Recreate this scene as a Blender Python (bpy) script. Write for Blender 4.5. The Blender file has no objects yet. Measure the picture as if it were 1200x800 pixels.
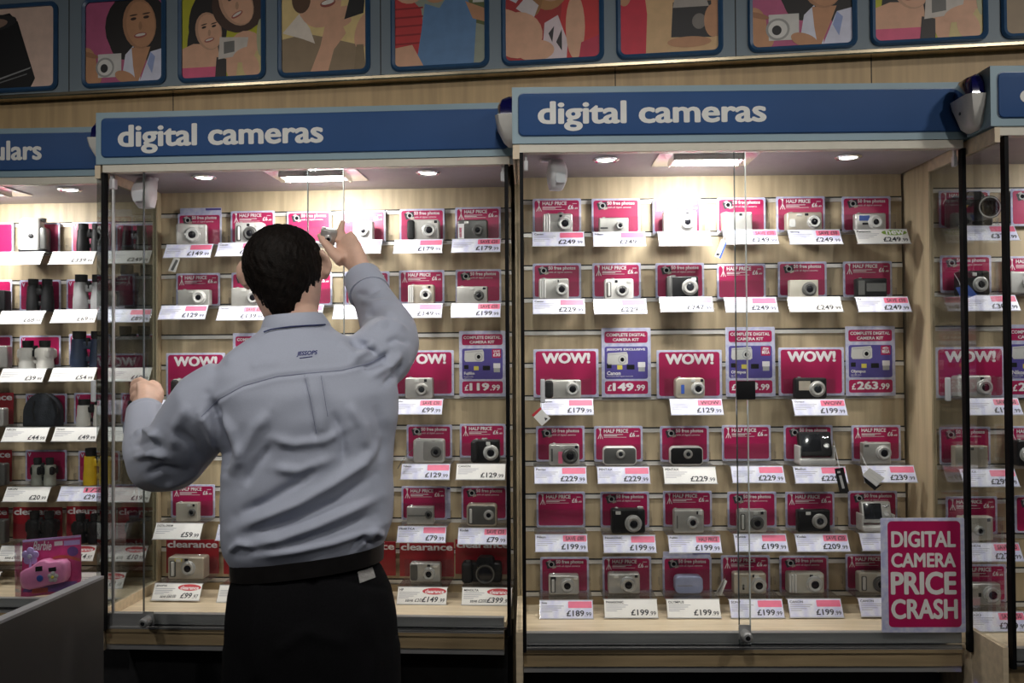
import bpy, bmesh, math, random
from mathutils import Vector, Matrix
from mathutils.bvhtree import BVHTree

# ---------------------------------------------------------------- camera, world, lights, exposure
S = bpy.context.scene
COL = S.collection
CAM_H = 1.45; FPX = 1080.0; PITCH = 0.0175; ROLL = 0.0068
cd = bpy.data.cameras.new('camera'); cam = bpy.data.objects.new('camera', cd); COL.objects.link(cam)
cd.sensor_width = 36; cd.lens = 36 * FPX / 1200; cd.clip_start = 0.05
cam.matrix_world = Matrix.Translation((0, 0, CAM_H)) @ Matrix.Rotation(math.pi / 2 + PITCH, 4, 'X') @ Matrix.Rotation(-ROLL, 4, 'Z')
S.camera = cam
S.view_settings.view_transform = 'Standard'; S.view_settings.look = 'None'
S.view_settings.exposure = 0.0; S.view_settings.gamma = 1.0; S.view_settings.use_curve_mapping = False
S.cycles.transparent_max_bounces = 32
S.cycles.max_bounces = 8
w = bpy.data.worlds.new('shop_ambient'); S.world = w; w.use_nodes = True
w.node_tree.nodes['Background'].inputs[0].default_value = (0.82, 0.86, 1.0, 1)
w.node_tree.nodes['Background'].inputs[1].default_value = 0.008

def spot(name, loc, target, energy, angle, blend, radius, color=(1, .96, .9)):
    l = bpy.data.lights.new(name, 'SPOT'); l.energy = energy; l.spot_size = angle; l.spot_blend = blend
    l.shadow_soft_size = radius; l.color = color
    o = bpy.data.objects.new(name, l); COL.objects.link(o); o.location = loc
    o.rotation_euler = (Vector(target) - Vector(loc)).to_track_quat('-Z', 'Y').to_euler()
    return o
def area(name, loc, target, energy, sx, sy, color=(1, 1, 1), spread=math.pi):
    l = bpy.data.lights.new(name, 'AREA'); l.energy = energy; l.shape = 'RECTANGLE'; l.size = sx; l.size_y = sy
    l.color = color; l.spread = spread
    o = bpy.data.objects.new(name, l); COL.objects.link(o); o.location = loc
    o.rotation_euler = (Vector(target) - Vector(loc)).to_track_quat('-Z', 'Y').to_euler()
    return o
# shop ceiling lights overhead, then added frontal spots and fill; their cones end just above the picture band
SHOP = 0.5
for sx in (-2.0, 0.0, 2.0):
    spot('shop_ceiling_light', (sx, 0.55, 3.05), (sx * 0.6 - 0.15, 1.75, 1.0), 125 * SHOP, math.radians(84), 0.85, 0.10)
for sx in (-1.7, 0.0, 1.6):
    spot('front_fill_spot', (sx, -0.9, 2.7), (sx * 0.72 - 0.05, 2.3, 1.88), 122 * SHOP, math.radians(46), 1.0, 0.06)  # frontal fill spots added to brighten the signs
area('shop_fill_light', (0.0, -1.4, 2.9), (-0.3, 2.2, 1.0), 2.5 * SHOP, 3.5, 1.2, (0.9, 0.94, 1.0), math.radians(130))

# ---------------------------------------------------------------- cabinet frames (front left corner, yaw) and pixel to metric helpers
CAB = {1: (-1.1096, 2.5539, .05), 2: (-1.0896, 2.4119, .0669), 3: (.0039, 2.209, .0168), 4: (1.0825, 2.0677, .0003)}
def ray(x, y):
    cr, sr = math.cos(ROLL), math.sin(ROLL); a, b = x - 600, y - 400
    u = a * cr - b * sr; v = a * sr + b * cr
    c, s = math.cos(PITCH), math.sin(PITCH)
    return Vector((u, c * FPX + s * v, s * FPX - c * v))
def inv(c, x, y, d):                      # point of the plane at depth d inside cabinet c -> (along, height)
    X, Y, yaw = CAB[c]; r = ray(x, y); n = (math.sin(yaw), math.cos(yaw)); t = (math.cos(yaw), -math.sin(yaw))
    k = (n[0] * X + n[1] * Y + d) / (n[0] * r.x + n[1] * r.y)
    P = r * k
    return round(t[0] * (P.x - X) + t[1] * (P.y - Y), 4), round(CAM_H + P.z, 4)
def wp(x, y, Y):                          # world point at distance Y
    r = ray(x, y); k = Y / r.y
    return Vector((r.x * k, Y, CAM_H + r.z * k))
def wc(c, s, d, z):
    X, Y, yaw = CAB[c]
    return Vector((X + s * math.cos(yaw) + d * math.sin(yaw), Y - s * math.sin(yaw) + d * math.cos(yaw), z))

# ---------------------------------------------------------------- materials
MATS = {}
def lin(c): return tuple((v / 255) ** 2.2 for v in c)
def mat(name, col, rough=.5, metal=0, noise=0, nscale=(40, 40, 40), bump=0, bscale=200, spec=.5, emit=0, coat=0, col2=None, sheen=0):
    if name in MATS: return MATS[name]
    m = bpy.data.materials.new(name); m.use_nodes = True; nt = m.node_tree; b = nt.nodes['Principled BSDF']
    b.inputs['Roughness'].default_value = rough; b.inputs['Metallic'].default_value = metal
    b.inputs['Specular IOR Level'].default_value = spec; b.inputs['Coat Weight'].default_value = coat
    b.inputs['Sheen Weight'].default_value = sheen
    tc = nt.nodes.new('ShaderNodeTexCoord')
    mp = nt.nodes.new('ShaderNodeMapping'); mp.inputs['Scale'].default_value = nscale
    nz = nt.nodes.new('ShaderNodeTexNoise'); nz.inputs['Scale'].default_value = 1; nz.inputs['Detail'].default_value = 4
    nt.links.new(tc.outputs['Object'], mp.inputs[0]); nt.links.new(mp.outputs[0], nz.inputs['Vector'])
    rp = nt.nodes.new('ShaderNodeValToRGB')
    a = col; c2 = col2 or tuple(min(1, v * (1 + noise)) for v in col); a2 = col if col2 else tuple(v * (1 - noise) for v in col)
    rp.color_ramp.elements[0].position = .35; rp.color_ramp.elements[1].position = .65
    rp.color_ramp.elements[0].color = (*a2, 1); rp.color_ramp.elements[1].color = (*c2, 1)
    nt.links.new(nz.outputs['Fac'], rp.inputs[0]); nt.links.new(rp.outputs[0], b.inputs['Base Color'])
    if bump:
        n2 = nt.nodes.new('ShaderNodeTexNoise'); n2.inputs['Scale'].default_value = bscale
        nt.links.new(tc.outputs['Object'], n2.inputs['Vector'])
        bp = nt.nodes.new('ShaderNodeBump'); bp.inputs['Strength'].default_value = bump; bp.inputs['Distance'].default_value = .002
        nt.links.new(n2.outputs['Fac'], bp.inputs['Height']); nt.links.new(bp.outputs[0], b.inputs['Normal'])
    if emit:
        b.inputs['Emission Color'].default_value = (*col, 1); b.inputs['Emission Strength'].default_value = emit
    MATS[name] = m; return m
def glass_mat(name, tint, refl, rough=.02, edge=None, haze=0):
    m = bpy.data.materials.new(name); m.use_nodes = True; nt = m.node_tree; nt.nodes.clear()
    o = nt.nodes.new('ShaderNodeOutputMaterial'); t = nt.nodes.new('ShaderNodeBsdfTransparent'); g = nt.nodes.new('ShaderNodeBsdfGlossy')
    g.inputs['Roughness'].default_value = rough; t.inputs[0].default_value = (*tint, 1)
    fr = nt.nodes.new('ShaderNodeFresnel'); fr.inputs[0].default_value = 1.4
    mu = nt.nodes.new('ShaderNodeMath'); mu.operation = 'MULTIPLY'; mu.inputs[1].default_value = refl
    nt.links.new(fr.outputs[0], mu.inputs[0])
    mx = nt.nodes.new('ShaderNodeMixShader'); nt.links.new(mu.outputs[0], mx.inputs[0]); nt.links.new(t.outputs[0], mx.inputs[1]); nt.links.new(g.outputs[0], mx.inputs[2])
    out = mx
    if haze:
        df = nt.nodes.new('ShaderNodeBsdfDiffuse'); df.inputs[0].default_value = (.8, .82, .85, 1)
        nz = nt.nodes.new('ShaderNodeTexNoise'); nz.inputs['Scale'].default_value = 6
        m3 = nt.nodes.new('ShaderNodeMath'); m3.operation = 'MULTIPLY'; m3.inputs[1].default_value = haze * 2
        nt.links.new(nz.outputs['Fac'], m3.inputs[0])
        m2 = nt.nodes.new('ShaderNodeMixShader'); nt.links.new(m3.outputs[0], m2.inputs[0]); nt.links.new(mx.outputs[0], m2.inputs[1]); nt.links.new(df.outputs[0], m2.inputs[2]); out = m2
    nt.links.new(out.outputs[0], o.inputs[0]); MATS[name] = m; return m

mat('maple', (.50, .40, .255), .5, noise=.13, nscale=(55, 55, 3.5))
mat('maple_flat', (.64, .525, .365), .45, noise=.10, nscale=(4, 60, 60))
mat('maple_dark_shaded', (.29, .215, .12), .5, noise=.14, nscale=(4, 70, 70))  # dark maple, darkened further for the shade low on the base front
mat('wall_wood', (.50, .345, .175), .5, noise=.12, nscale=(45, 45, 3))
mat('cream', (.66, .62, .52), .5, noise=.03)
mat('ceiling_gray', (.34, .31, .33), .5, noise=.04)
mat('metal', (.60, .60, .58), .28, 1, noise=.08, nscale=(2, 2, 120))
mat('channel_metal', (.74, .72, .68), .32, .3, noise=.05, nscale=(3, 3, 80))
mat('rail_metal', (.42, .42, .42), .38, .55, noise=.06, nscale=(3, 80, 80))
mat('brass_rail', (.62, .52, .36), .25, 1, noise=.2, nscale=(7, 7, 2))
mat('chrome', (.8, .8, .8), .12, 1, noise=.03)
mat('black_gap', (.012, .012, .012), .6, noise=.1)
mat('black_seal', (.005, .005, .006), .5, spec=.1, noise=.1)
mat('plinth_black', (.012, .012, .014), .7, noise=.2)
mat('sign_pale', (.23, .34, .40), .45, noise=.04, nscale=(8, 8, 8))
mat('sign_blue', (.026, .080, .225), .55, spec=.2, noise=.05, nscale=(5, 5, 5))
mat('sign_text', (.72, .72, .69), .5, noise=.02)
mat('band_pale', (.185, .235, .275), .5, noise=.04, nscale=(6, 6, 6))
mat('frame_blue', (.03, .085, .18), .35, noise=.06)
mat('magenta', (.42, .011, .092), .35, noise=.05, nscale=(14, 14, 14))
mat('clear_red', (.33, .012, .022), .35, noise=.05, nscale=(14, 14, 14))
mat('lilac', (.46, .48, .72), .4, nscale=(70, 70, 70), col2=(.66, .67, .80))
mat('lilac_ticket', (.60, .61, .86), .4, nscale=(45, 45, 45), col2=(.80, .81, .90))
mat('white_print', (.86, .84, .86), .5, noise=.02)
mat('paper', (.83, .82, .80), .55, noise=.02)
mat('ink', (.035, .035, .045), .6, noise=.05)
mat('ink_soft', (.38, .38, .44), .6, noise=.05)
mat('pink_flash', (.80, .17, .29), .45, noise=.05)
mat('purple', (.085, .065, .30), .4, noise=.08, nscale=(12, 12, 12))
mat('red_oval', (.52, .03, .045), .45, noise=.05)
mat('green_oval', (.20, .33, .05), .45, noise=.05)
mat('yellow_print', (.72, .62, .10), .5, noise=.05)
mat('grey_print', (.45, .45, .45), .5, noise=.05)
mat('silver', (.50, .49, .465), .34, .5, noise=.04, nscale=(60, 60, 60))
mat('silver_warm', (.50, .45, .37), .36, .45, noise=.04, nscale=(60, 60, 60))
mat('silver_white', (.64, .635, .615), .35, .2, noise=.03)
mat('camera_black', (.012, .012, .013), .34, noise=.1, spec=.3)
mat('camera_grey', (.13, .13, .125), .35, .4, noise=.08)
mat('camera_lavender', (.38, .42, .62), .35, .3, noise=.05)
mat('camera_pale', (.46, .435, .37), .4, .2, noise=.04)
mat('rubber', (.012, .012, .013), .6, noise=.1, spec=.3, bump=.3, bscale=900)
mat('lens_dark', (.008, .008, .011), .14, noise=.1, spec=.3)
mat('lens_ring', (.60, .60, .585), .25, .4, noise=.05)
mat('screen', (.02, .022, .026), .1, noise=.1, coat=.6)
mat('flash_lens', (.75, .75, .72), .15, .2, noise=.05)
mat('viewfinder', (.03, .03, .035), .12, noise=.1)
mat('sticker_blue', (.04, .10, .42), .4, noise=.05)
mat('binocular_black', (.009, .009, .010), .5, noise=.15, spec=.25, bump=.25, bscale=700)
mat('binocular_grey', (.32, .32, .33), .4, .3, noise=.06)
mat('binocular_navy', (.018, .032, .075), .5, noise=.1, bump=.2, bscale=700)
mat('binocular_yellow', (.75, .50, .02), .42, noise=.06)
mat('binocular_olive', (.30, .31, .27), .45, .1, noise=.1)
mat('binocular_white', (.72, .70, .66), .4, noise=.04)
mat('pouch', (.014, .018, .026), .8, noise=.3, bump=.6, bscale=260)
mat('plastic_white', (.70, .68, .70), .38, noise=.03)
mat('siren_white', (.62, .60, .56), .38, noise=.03)
mat('siren_blue', (.006, .006, .07), .12, noise=.1, coat=.8)
mat('bulb', (1, .97, .94), .3, emit=16)
mat('bulb_small', (1, .95, .88), .3, emit=9)
mat('reflector', (.75, .74, .74), .25, .7, noise=.04)
mat('counter', (.060, .056, .054), .42, noise=.08, nscale=(6, 6, 6))
mat('counter_edge', (.36, .36, .38), .4, noise=.05)
mat('floor_dark', (.02, .022, .03), .6, noise=.25, nscale=(12, 12, 12))
mat('wall_dark', (.22, .17, .11), .7, noise=.1)
mat('pull_white', (.62, .63, .66), .4, noise=.03)
mat('skin', (.70, .45, .34), .48, noise=.07, nscale=(35, 35, 35), bump=.15, bscale=320)
mat('hair', (.007, .005, .004), .55, noise=.45, nscale=(160, 160, 30), bump=.8, bscale=420, spec=.12)
mat('shirt', (.375, .405, .50), .68, noise=.03, nscale=(500, 500, 500), bump=.12, bscale=1600, sheen=.15)
mat('shirt_seam', (.20, .215, .30), .75, noise=.06)
mat('navy_trim', (.02, .028, .10), .7, noise=.1)
mat('logo_navy', (.015, .02, .14), .6, noise=.05)
mat('trousers', (.004, .004, .005), .9, noise=.25, spec=.15, nscale=(300, 300, 300), bump=.25, bscale=1200)
mat('belt', (.010, .009, .009), .38, noise=.15, bump=.2, bscale=500)
mat('patch', (.30, .29, .28), .6, noise=.15, nscale=(160, 160, 160))
mat('barbie_card', (.58, .05, .22), .4, noise=.25, nscale=(18, 18, 18))
mat('barbie_pink', (.86, .30, .56), .28, noise=.06, coat=.4)
mat('barbie_violet', (.52, .40, .78), .35, noise=.05)
mat('barbie_purple', (.16, .08, .30), .4, noise=.05)
mat('barbie_orange', (.55, .11, .07), .4, noise=.05)
mat('led_blue', (.05, .08, 1), .3, emit=4)
glass_mat('glass', (.96, .97, .967), .42, .015, haze=.004)
glass_mat('side_glass', (.94, .95, .945), .22, .02)
mat('glass_edge_lit', (.62, .68, .66), .2, .2, noise=.03)  # pane edge catching light, its brightness put into the colour
mat('glass_edge_unlit', (.10, .12, .12), .2, .2, noise=.03)  # pane edge left unlit, its shade put into the colour
glass_mat('side_glass_dimmed', (.74, .77, .77), .35, .02)  # darker tint put in to dim the binocular column seen through it
glass_mat('acrylic', (.97, .97, .975), .6, .08, haze=.010)
mat('acrylic_edge', (.72, .73, .76), .25, .1, noise=.03)
_pc = {}
def pm(rgb):                                  # printed colour
    if rgb not in _pc: _pc[rgb] = mat('print_%02x%02x%02x' % rgb, lin(rgb), .5, noise=.06, nscale=(30, 30, 30))
    return _pc[rgb]

# ---------------------------------------------------------------- mesh builder
_tc = {}
def text_geo(s, bold=0.0, shear=0.0, res=2):
    k = (s, bold, shear, res)
    if k not in _tc:
        c = bpy.data.curves.new('tmp', 'FONT'); c.body = s; c.size = 1; c.offset = bold; c.shear = shear; c.resolution_u = res
        c.dimensions = '2D'; c.fill_mode = 'FRONT'
        o = bpy.data.objects.new('tmp', c); COL.objects.link(o)
        dg = bpy.context.evaluated_depsgraph_get(); dg.update()
        me = o.evaluated_get(dg).to_mesh()
        v = [(p.co.x, p.co.y) for p in me.vertices]; f = [tuple(p.vertices) for p in me.polygons]
        bpy.data.objects.remove(o); bpy.data.curves.remove(c)
        _tc[k] = (v, f)
    return _tc[k]
class MB:
    def __init__(s): s.v = []; s.f = []; s.mi = []; s.mats = []
    def m(s, name):
        if name not in s.mats: s.mats.append(name)
        return s.mats.index(name)
    def add(s, vs, fs, mname):
        b = len(s.v); i = s.m(mname); s.v += [tuple(p) for p in vs]
        for f in fs: s.f.append(tuple(b + q for q in f)); s.mi.append(i)
        return s
    def box(s, x0, x1, y0, y1, z0, z1, m):
        return s.add([(x0, y0, z0), (x1, y0, z0), (x1, y1, z0), (x0, y1, z0), (x0, y0, z1), (x1, y0, z1), (x1, y1, z1), (x0, y1, z1)],
                     [(0, 3, 2, 1), (4, 5, 6, 7), (0, 1, 5, 4), (1, 2, 6, 5), (2, 3, 7, 6), (3, 0, 4, 7)], m)
    def loft(s, rings, m, caps=True, closed=True):
        n = len(rings[0]); vs = [p for r in rings for p in r]; fs = []
        for a in range(len(rings) - 1):
            for i in range(n if closed else n - 1):
                j = (i + 1) % n; fs.append((a * n + i, a * n + j, (a + 1) * n + j, (a + 1) * n + i))
        if caps: fs.append(tuple(range(n - 1, -1, -1))); fs.append(tuple((len(rings) - 1) * n + i for i in range(n)))
        return s.add(vs, fs, m)
    def rbox(s, x0, x1, y0, y1, z0, z1, m, r=.004, rc=None, seg=4, be=3):       # rounded box; front face is -y
        rc = rc if rc is not None else r; rings = []
        rc = min(rc, (x1 - x0) * .499, (z1 - z0) * .499); r = min(r, rc, (y1 - y0) * .499)
        prof = [(r * (1 - math.sin(a * math.pi / 2 / be)), y0 + r * (1 - math.cos(a * math.pi / 2 / be))) for a in range(be + 1)]
        prof += [(i, y1 + y0 - y) for i, y in reversed(prof)]
        for ins, y in prof:
            rings.append([(px, y, pz) for px, pz in rr(x0 + ins, x1 - ins, z0 + ins, z1 - ins, max(rc - ins, .0002), seg)])
        return s.loft(rings, m)
    def plate(s, x0, x1, z0, z1, y, m, r=0, t=.0004, seg=4):                    # thin printed plate facing -y, its face at y
        p = rr(x0, x1, z0, z1, r, seg) if r else [(x0, z0), (x1, z0), (x1, z1), (x0, z1)]
        return s.loft([[(a, y, b) for a, b in p], [(a, y + t, b) for a, b in p]], m)
    def shape(s, pts, y, m, t=.0004):
        return s.loft([[(a, y, b) for a, b in pts], [(a, y + t, b) for a, b in pts]], m)
    def text(s, t, x0, x1, z0, z1, y, m, bold=0.0, shear=0.0, fit=True, align='l', res=2):
        heavy = bold >= .033
        v, f = text_geo(t, 0.0 if heavy else bold, shear, res)
        if not v: return s
        if heavy:                                  # heavy letters: the outline thickened evenly all round
            n = len(v); V2, F2 = [], []
            for q in range(8):
                a = math.pi / 4 * q; V2 += [(p[0] + bold * math.cos(a), p[1] + bold * .7 * math.sin(a)) for p in v]; F2 += [tuple(i + q * n for i in g) for g in f]
            V2 += v; F2 += [tuple(i + 8 * n for i in g) for g in f]; v, f = V2, F2
        ax = min(p[0] for p in v); bx = max(p[0] for p in v); az = min(p[1] for p in v); bz = max(p[1] for p in v)
        kz = (z1 - z0) / (bz - az); kx = (x1 - x0) / (bx - ax) if fit else min(kz, (x1 - x0) / (bx - ax))
        off = x0 if align == 'l' else (x1 - kx * (bx - ax) if align == 'r' else (x0 + x1) / 2 - kx * (bx - ax) / 2)
        n = len(v) // 9 if heavy else len(v)
        return s.add([(off + (p[0] - ax) * kx, y - (i // n) * 3e-5, z0 + (p[1] - az) * kz) for i, p in enumerate(v)], f, m)
    def lathe(s, prof, m, c=(0, 0, 0), axis='y', n=20):                         # prof: (radius, along axis)
        rings = []
        for r, h in prof:
            r = max(r, .00002); ring = []
            for i in range(n):
                a = 2 * math.pi * i / n; u, v = r * math.cos(a), r * math.sin(a)
                if axis == 'y': ring.append((c[0] + u, c[1] + h, c[2] + v))
                elif axis == 'z': ring.append((c[0] + u, c[1] - v, c[2] + h))
                else: ring.append((c[0] + h, c[1] + u, c[2] - v))
            rings.append(ring)
        if prof[0][0] > .0001 and prof[-1][0] > .0001: return s.loft(rings + [rings[0]], m, caps=False)
        return s.loft(rings, m)
    def tube(s, pts, rad, m, n=8):
        pts = [Vector(p) for p in pts]; rings = []; up = None
        if not isinstance(rad, (list, tuple)): rad = [rad] * len(pts)
        for i, p in enumerate(pts):
            d = (pts[min(i + 1, len(pts) - 1)] - pts[max(i - 1, 0)]).normalized()
            if up is None: up = d.orthogonal().normalized()
            up = (up - d * up.dot(d)).normalized(); q = d.cross(up)
            r = rad[i]; ra, rb = (r if isinstance(r, tuple) else (r, r))
            rings.append([tuple(p + up * (ra * math.cos(2 * math.pi * k / n)) + q * (rb * math.sin(2 * math.pi * k / n))) for k in range(n)])
        return s.loft(rings, m)
    def mesh(s, name, smooth=35):
        me = bpy.data.meshes.new(name); me.from_pydata(s.v, [], s.f)
        for q in s.mats: me.materials.append(MATS[q])
        me.polygons.foreach_set('material_index', s.mi)
        bm = bmesh.new(); bm.from_mesh(me); bmesh.ops.recalc_face_normals(bm, faces=bm.faces) if not getattr(s, 'open', False) else None
        bm.to_mesh(me); bm.free()
        if smooth:
            me.polygons.foreach_set('use_smooth', [True] * len(me.polygons)); me.set_sharp_from_angle(angle=math.radians(smooth))
        me.update(); return me
    def build(s, name, parent=None, smooth=35):
        o = bpy.data.objects.new(name, s.mesh(name, smooth)); COL.objects.link(o)
        if parent: o.parent = parent
        return o
def rr(x0, x1, z0, z1, r, seg=4):                # rounded rectangle outline, counter-clockwise seen from -y
    r = min(r, (x1 - x0) / 2, (z1 - z0) / 2); p = []
    for cx, cz, a0 in ((x1 - r, z0 + r, -90), (x1 - r, z1 - r, 0), (x0 + r, z1 - r, 90), (x0 + r, z0 + r, 180)):
        for k in range(seg + 1):
            a = math.radians(a0 + 90 * k / seg); p.append((cx + r * math.cos(a), cz + r * math.sin(a)))
    return p
def ell(cx, cz, rx, rz, n=20, rot=0):
    return [(cx + rx * math.cos(t) * math.cos(rot) - rz * math.sin(t) * math.sin(rot), cz + rx * math.cos(t) * math.sin(rot) + rz * math.sin(t) * math.cos(rot)) for t in (2 * math.pi * i / n for i in range(n))]
def tag(o, label=None, cat=None, group=None, kind=None):
    if label: o['label'] = label
    if cat: o['category'] = cat
    if group: o['group'] = group
    if kind: o['kind'] = kind
    return o
def thing(name, label, cat, loc=(0, 0, 0), rz=0, group=None):
    o = bpy.data.objects.new(name, None); COL.objects.link(o); o.location = loc; o.rotation_euler = (0, 0, rz); o.empty_display_size = .02
    return tag(o, label, cat, group)
def inst(name, me, parent=None, loc=None, rz=None):
    o = bpy.data.objects.new(name, me); COL.objects.link(o)
    if parent: o.parent = parent
    if loc is not None: o.location = loc
    if rz is not None: o.rotation_euler = (0, 0, rz)
    return o
ORD = ['first', 'second', 'third', 'fourth', 'fifth', 'sixth', 'seventh']
ROWS = ['top row', 'second row', 'third row', 'fourth row', 'fifth row', 'sixth row', 'bottom row']
CABN = {1: 'binocular cabinet', 2: 'cabinet behind the man', 3: 'right cabinet', 4: 'far right cabinet'}
# ---------------------------------------------------------------- room shell
def struct(name, mb): return tag(mb.build(name), kind='structure')
struct('floor', MB().box(-4, 4, -3, 3.1, -.05, 0, 'floor_dark'))
struct('wall_back', MB().box(-4, 4, 3.1, 3.15, 0, 2.9, 'wall_dark'))
CAB[5] = (-1.6, 2.685, .146)                                     # the bulkhead over the cabinets runs at its own angle
BX, BY, BYAW = CAB[5]
def bulk(name, mb):
    o = struct(name, mb); o.location = (BX, BY, 0); o.rotation_euler = (0, 0, -BYAW); return o
wl = MB().box(-.6, 4.2, 0, .06, 2.103, 2.85, 'wall_wood')
for px, py in ((203, 118), (721, 90), (1021, 76)):
    s_, z_ = inv(5, px, py, 0); wl.box(s_ - .0012, s_ + .0012, -.0006, .001, 2.103, 2.3, 'black_gap')
bulk('wall_upper', wl)
ZR = inv(5, 600, 81, -.03)[1]
bd = MB().box(-.6, 4.2, -.03, -.001, ZR, 2.8, 'band_pale')
for px, py in ((81, 60), (446, 40), (862, 30)):
    s_, z_ = inv(5, px, py, -.03); bd.box(s_ - .0014, s_ + .0014, -.0306, -.029, ZR, 2.8, 'black_gap')
bulk('trim_1', bd)
rl = MB()
prof = [(-.040, ZR - .012), (-.043, ZR - .009), (-.043, ZR - .002), (-.040, ZR), (-.002, ZR), (-.002, ZR - .012)]
rl.loft([[(x, y, z) for y, z in prof] for x in (-.6, 4.2)], 'brass_rail')
bulk('trim_2', rl)

# ---------------------------------------------------------------- display cabinets
ZT, ZB = 2.1006, 1.9642
ZCEIL = 1.952; ZHEAD = 1.944; ZFLOOR = .768
DB = .36
SPAN = {1: (-1.1, .008), 2: (0, 1.1), 3: (0, 1.1), 4: (0, 1.1)}
SIDE = {2: (-.004, .011, .52), 3: (.001, .017, .42), 4: (.009, .021, .50)}
SEAL = {1: (), 2: (.0155, 1.0795), 3: (.0215, 1.0805), 4: (.0375, 1.085)}
INNER = {1: (-1.09, .004), 2: (.012, 1.068), 3: (.018, 1.073), 4: (.031, 1.08)}
CLAB = {1: 'wooden display cabinet of binoculars with cropped blue sign at far left',
        2: 'wooden glass-fronted display cabinet of digital cameras behind the man',
        3: 'wooden glass-fronted display cabinet right of the man with DIGITAL CAMERA PRICE CRASH sign',
        4: 'wooden display cabinet cut off by right edge of photo'}
SIGN_TXT = {1: [('binoculars', (-120, 49, 166.5, 188))], 2: [('digital cameras', (138, 379, 145, 168.5))], 3: [('digital cameras', (630, 898, 118, 143.6))], 4: [('c', (1195, 1212, 105, 121))]}
SLATY = [237, 275.3, 313.6, 351.7, 389.8, 428, 466, 504.2, 542.6, 581, 619.2, 657.4, 695]
SLATZ = [inv(3, 620, y, DB)[1] for y in SLATY]
CROOT = {}
def door(c, root, x0, x1, d0, pulls=(), lock=None, latch=None, free='r'):
    b = MB().box(x0, x1, d0, d0 + .006, .763, 1.943, 'glass')
    g = b.build('glass_door', root)
    for side in free:
        x = x1 if side == 'r' else x0
        MB().box(x - .0011, x + .0011, d0 - .0003, d0 + .0063, .763, 1.943, 'glass_edge_lit' if side == 'r' else 'glass_edge_unlit').build('polished_edge', g)
    MB().box(x0, x1, d0 - .0004, d0 + .0064, .7595, .763, 'chrome').build('bottom_strip', g)
    for (px, y0, y1) in pulls:
        s_, za = inv(c, px, y1, d0 - .006); zb = inv(c, px, y0, d0 - .006)[1]
        p = MB().rbox(s_ - .0055, s_ + .0055, d0 - .012, d0 - .0002, za, zb, 'pull_white', .003); p.build('finger_pull', g)
    if lock:
        s_, z_ = inv(c, lock[0], lock[1], d0 - .03)
        l = MB().lathe([(.0, -.034), (.009, -.034), (.0125, -.030), (.0125, 0), (.0, 0)], 'rail_metal', (s_, d0 - .001, z_))
        l.lathe([(0, -.0352), (.0055, -.0352), (.0055, -.033), (0, -.033)], 'chrome', (s_, d0 - .001, z_)); l.box(s_ - .0008, s_ + .0008, d0 - .0368, d0 - .034, z_ - .004, z_ + .004, 'black_gap')
        l.box(s_ - .014, s_ + .014, d0 - .004, d0 - .0002, z_ - .012, z_ + .022, 'rail_metal'); l.build('lock', g)
    if latch:
        (xa, ya) = inv(c, latch[0], latch[3], d0 - .002); (xb, yb) = inv(c, latch[1], latch[2], d0 - .002)
        MB().rbox(xa, xb, d0 - .004, d0 - .0002, ya, yb, 'camera_black', .001).build('latch_plate', g)
    return g
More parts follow.
